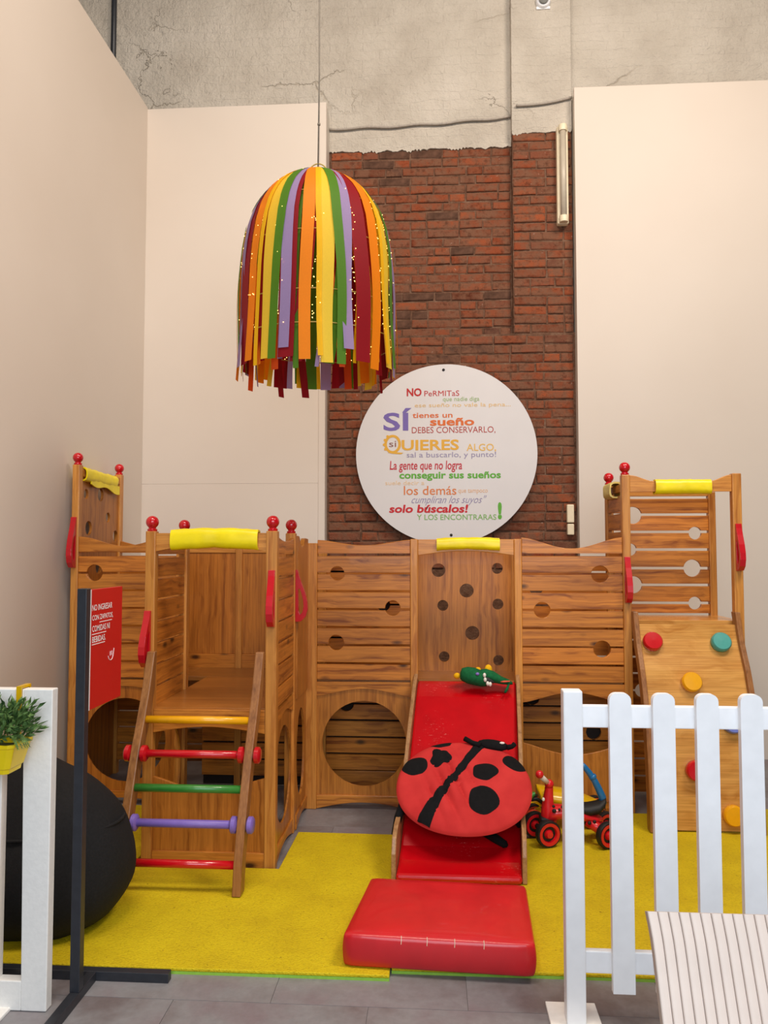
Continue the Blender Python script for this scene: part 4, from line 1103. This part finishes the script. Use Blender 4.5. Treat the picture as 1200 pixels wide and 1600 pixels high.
V, F = tubev([(SX + .0066, y0_ + a, z0_ + b) for a, b in ((-.022, -.006), (-.018, -.014), (-.010, -.020), (0, -.022), (.010, -.019), (.017, -.010), (.021, .002), (.024, .016))], .0010, 6); raw('smile_mark', V, F, ink(WHT), nb_)
for d in (-.006, .006):
    V, F = tubev([(SX + .0066, y0_ + d, z0_ - .006), (SX + .0066, y0_ + d + .001, z0_ + .009)], .0010, 6); raw('smile_mark', V, F, ink(WHT), nb_)

# ------------------------------------------------------------------ black beanbag
BB = thing('beanbag', 'large round black fabric beanbag behind the white slatted barrier', 'beanbag', (-1.490, 2.855, .02))
V = []; F = []; NL, NM = 34, 44
for i in range(NL + 1):
    t = i / NL
    z_ = .56 * (.5 - .5 * math.cos(PI * t))
    if z_ > .19: ro = max(0, 1 - ((z_ - .19) / .37) ** 2.2) ** (1 / 2.2)
    else: ro = max(0, 1 - ((.19 - z_) / .235) ** 2.2) ** (1 / 2.2)
    if i == 0: ro = .001
    if i == 1: ro *= .97
    if i == NL: ro = .001
    for k in range(NM):
        ph = 2 * PI * k / NM
        q_ = 2.3; sq = (abs(math.cos(ph)) ** q_ + abs(math.sin(ph)) ** q_) ** (-1 / q_)
        p = Vector((.352 * ro * sq * math.cos(ph), .258 * ro * sq * math.sin(ph), z_))
        bk = math.exp(-((p.x + .17) / .16) ** 2 - ((p.y - .05) / .20) ** 2) * max(0, (z_ - .25) / .31)
        p += Vector((-.01, .02, .15)) * bk
        d = Vector((math.cos(ph), math.sin(ph), t * 3)); p += Vector((d.x, d.y, 0)) * .010 * noise.noise(d * 1.9) * min(1, ro * 2)
        V.append(p + BB.location)
for i in range(NL):
    for k in range(NM): a = i * NM + k; b = i * NM + (k + 1) % NM; F.append((a, b, b + NM, a + NM))
bo = raw('body', V, F, 'bean', BB, smooth=True)
sp = []
for i in range(30):
    ph = math.radians(-100 + i * 7.5); sp.append(Vector((-1.490 + .318 * math.cos(ph), 2.855 + .236 * math.sin(ph), .02 + .375)))
tube('seam', sp, .006, 'bean', BB, 8)

# ------------------------------------------------------------------ white slatted barrier with hanging planter
WF = thing('slatted_barrier', 'worn white wooden barrier of flat slats with a hanging planter', 'barrier', (-1.5, 2.36, 0))
fx1 = -1.178; y0_, y1_ = 2.33, 2.366
box('top_rail', -2.0, fx1 - .092, y0_, y1_, .885, .970, 'oldwhite', WF); box('bottom_rail', -2.0, fx1 - .080, y0_, y1_, .002, .090, 'oldwhite', WF)
prism('stile', [(fx1 - .080, .002), (fx1, .002), (fx1, .970), (fx1 - .092, .970), (fx1 - .092, .885)], [], 'XZ', y0_, y1_, 'oldwhite', WF, .003)
for k in range(1, 5):
    x1_ = fx1 - .157 - (k - 1) * .157; box('stile', x1_ - .09, x1_, y0_ + .001, y1_ - .001, .090, .885, 'oldwhite', WF)
box('stile', -2.08, -2.0, y0_, y1_, .002, .970, 'oldwhite', WF)
for xx in (-1.335, -1.9): box('foot', xx - .045, xx + .045, 2.20, 2.50, .0, .012, 'oldwhite', WF, bevel=.003)
PT = thing('hanging_planter', 'yellow plastic pot of green plastic foliage hooked over the white barrier', 'planter', (-1.27, 2.24, .75))
V = []; F = []
zt_, zb_ = .832, .742
secs = [(zb_, .072, .042), (zb_ + .014, .074, .044), (zb_ + .016, .078, .048), (zt_ - .012, .094, .060), (zt_ - .011, .098, .064), (zt_, .099, .065), (zt_, .090, .056), (zt_ - .02, .086, .053)]
pc = Vector((-1.322, 2.252, 0))
for z_, hx, hy in secs:
    for sx_, sy_ in ((-1, -.8), (-.85, -1), (.85, -1), (1, -.8), (1, .8), (.85, 1), (-.85, 1), (-1, .8)): V.append(pc + Vector((sx_ * hx, sy_ * hy, z_)))
for i in range(len(secs) - 1):
    for k in range(8): a = i * 8 + k; b = i * 8 + (k + 1) % 8; F.append((a, b, b + 8, a + 8))
F += [tuple(range(8))]; fill = tuple(range(len(V) - 8, len(V)))
raw('pot', V, F, 'pot', PT, bevel=.002)
raw('soil', V[-8:], [tuple(range(8))], 'soil', PT)
hk = [(-1.236, 2.318, .84), (-1.236, 2.318, .976), (-1.236, 2.376, .976), (-1.236, 2.376, .93)]
V = []; F = []
for a, b in ((2.316, 2.322),): pass
prism('hook', [(2.318, .82), (2.324, .82), (2.324, .973), (2.371, .973), (2.371, .92), (2.377, .92), (2.377, .980), (2.318, .980)], [], 'YZ', -1.288, -1.272, 'toyyellow', PT)
lv = []
rn = random.Random(3)
for k in range(620):
    base = pc + Vector((rn.uniform(-.09, .09), rn.uniform(-.055, .05), .825 + rn.uniform(0, .075)))
    d = Vector(((base.x - pc.x) * 7 + rn.gauss(0, .45), (base.y - pc.y) * 7 + rn.gauss(0, .4), rn.uniform(.15, 1.2))).normalized()
    base += d * rn.uniform(.0, .050); L = rn.uniform(.032, .055); wd = rn.uniform(.0045, .0075)
    sd_ = d.cross(Vector((rn.gauss(0, 1), rn.gauss(0, 1), rn.gauss(0, 1)))).normalized(); nm = d.cross(sd_)
    mid = base + d * L * .5 + nm * .004; tip = base + d * L - Vector((0, 0, .006))
    lv.append(([base, mid - sd_ * wd, tip, mid + sd_ * wd, mid + nm * .0025], [(0, 1, 4), (1, 2, 4), (2, 3, 4), (3, 0, 4)]))
for s_ in range(8):                               # fern sprays at the rim
    a = Vector((rn.uniform(.3, 1) * (1 if s_ < 6 else -1), -.75 + .3 * rn.random(), 0)).normalized(); st = pc + Vector((a.x * .08, a.y * .05, .85)); pth = []
    for i in range(12):
        t = i / 11; pth.append(st + a * .085 * t + Vector((0, 0, .018 * math.sin(t * 2) - .035 * t * t)))
    for i in range(1, 12):
        dd = (pth[i] - pth[i - 1]).normalized(); sd_ = dd.cross(Vector((0, 0, 1))).normalized()
        for s2 in (-1, 1):
            tip = pth[i] + sd_ * s2 * .017 * (1.1 - i / 12) + dd * .008
            lv.append(([pth[i - 1], pth[i], tip, (pth[i] + pth[i - 1]) / 2 + Vector((0, 0, .002))], [(0, 2, 3), (3, 2, 1)]))
lv = [([Vector((v[0], min(v[1], 2.322), v[2])) for v in a], f) for a, f in lv]
o = raw('foliage', *merge(*lv), 'leaf', PT); o['kind'] = 'stuff'

# ------------------------------------------------------------------ white picket fence on the right
PF = thing('picket_fence', 'low white picket fence section standing on a flat foot', 'fence', (.8, 2.36, 0))
FY = 2.35
def picket(xa, xb, z0, z1, y0, y1, round_=.022):
    o = [(xa, z0), (xb, z0), (xb, z1 - round_)] + [(xb - round_ + round_ * math.cos(a), z1 - round_ + round_ * math.sin(a)) for a in [PI / 2 * i / 5 for i in range(6)]] + \
        [(xa + round_ - round_ * math.sin(a), z1 - round_ + round_ * math.cos(a)) for a in [PI / 2 * i / 5 for i in range(6)]] + [(xa, z1 - round_)]
    return prism('picket', o, [], 'XZ', y0, y1, 'white', PF, .003)
pst = box('post', .385, .442, FY, FY + .05, .012, .980, 'white', PF, bevel=.004)
for x0_ in (.520, .647, .773, .900, 1.027, 1.154): picket(x0_, x0_ + .064, .105, .975, FY, FY + .022)
box('post', 1.30, 1.357, FY, FY + .05, .012, .980, 'white', PF, bevel=.004)
box('rail', .442, 1.30, FY + .022, FY + .044, .868, .934, 'white', PF); box('rail', .442, 1.30, FY + .022, FY + .044, .150, .214, 'white', PF)
for xx in (.4135, 1.3285): box('foot', xx - .075, xx + .075, FY - .12, FY + .118, 0, .012, 'oldwhite', PF, bevel=.002)

# ------------------------------------------------------------------ cream ribbed chair in the right foreground
CH_ = thing('ribbed_chair', 'cream chair with vertically ribbed backrest in the right foreground', 'chair', (.62, 1.15, 0))
def back_pt(z):                                   # centre line of the backrest, from seat to rolled top
    return 1.352 - .46 * (.79 - z)
NRB = 29; X0c, X1c = .360, .860
for i in range(NRB):
    xa = X0c + (X1c - X0c) * i / NRB; wdt = (X1c - X0c) / NRB; V = []; F = []
    nz = 18
    for j in range(nz + 1):
        z_ = .44 + .352 * j / nz; y_ = back_pt(z_); t = j / nz
        fl_ = 1 + (.016 * max(0, (t - .86) / .14) ** 1.5); xm = .610
        for u_, d_ in ((0, -.0012), (.04, -.0030), (.12, -.0038), (.45, -.0032), (.80, -.0020), (1, -.0008), (1, .012), (0, .012)):
            x_ = xm + (xa + wdt * (.02 + .96 * u_) - xm) * fl_ 
            V.append((x_, y_ + d_, z_ + d_ * -.4))
    for j in range(nz):
        for k in range(8): a = j * 8 + k; b = j * 8 + (k + 1) % 8; F.append((a, b, b + 8, a + 8))
    F += [tuple(range(8)), tuple(range(nz * 8, nz * 8 + 8))]
    raw('back_rib', V, F, 'chair', CH_, smooth=False)
V = []; F = []
for j in range(15):
    z_ = .43 + .35 * j / 14; y_ = back_pt(z_)
    for x_, d_ in ((X0c + .006, .010), (X1c - .006, .010), (X1c - .006, .028), (X0c + .006, .028)): V.append((x_, y_ + d_, z_))
for j in range(14):
    for k in range(4): a = j * 4 + k; b = j * 4 + (k + 1) % 4; F.append((a, b, b + 4, a + 4))
F += [(0, 1, 2, 3), (56, 57, 58, 59)]
raw('backrest', V, F, 'chair', CH_, bevel=.004)
box('seat', X0c, X1c, .72, 1.20, .40, .45, 'chair', CH_, bevel=.015)
for x_ in (X0c + .03, X1c - .03):
    for y_, dy in ((.76, -.03), (1.16, .05)): tube('leg', [(x_, y_, .405), (x_, y_ + dy, 0.0)], [.016, .012], 'wood_z', CH_, 12)
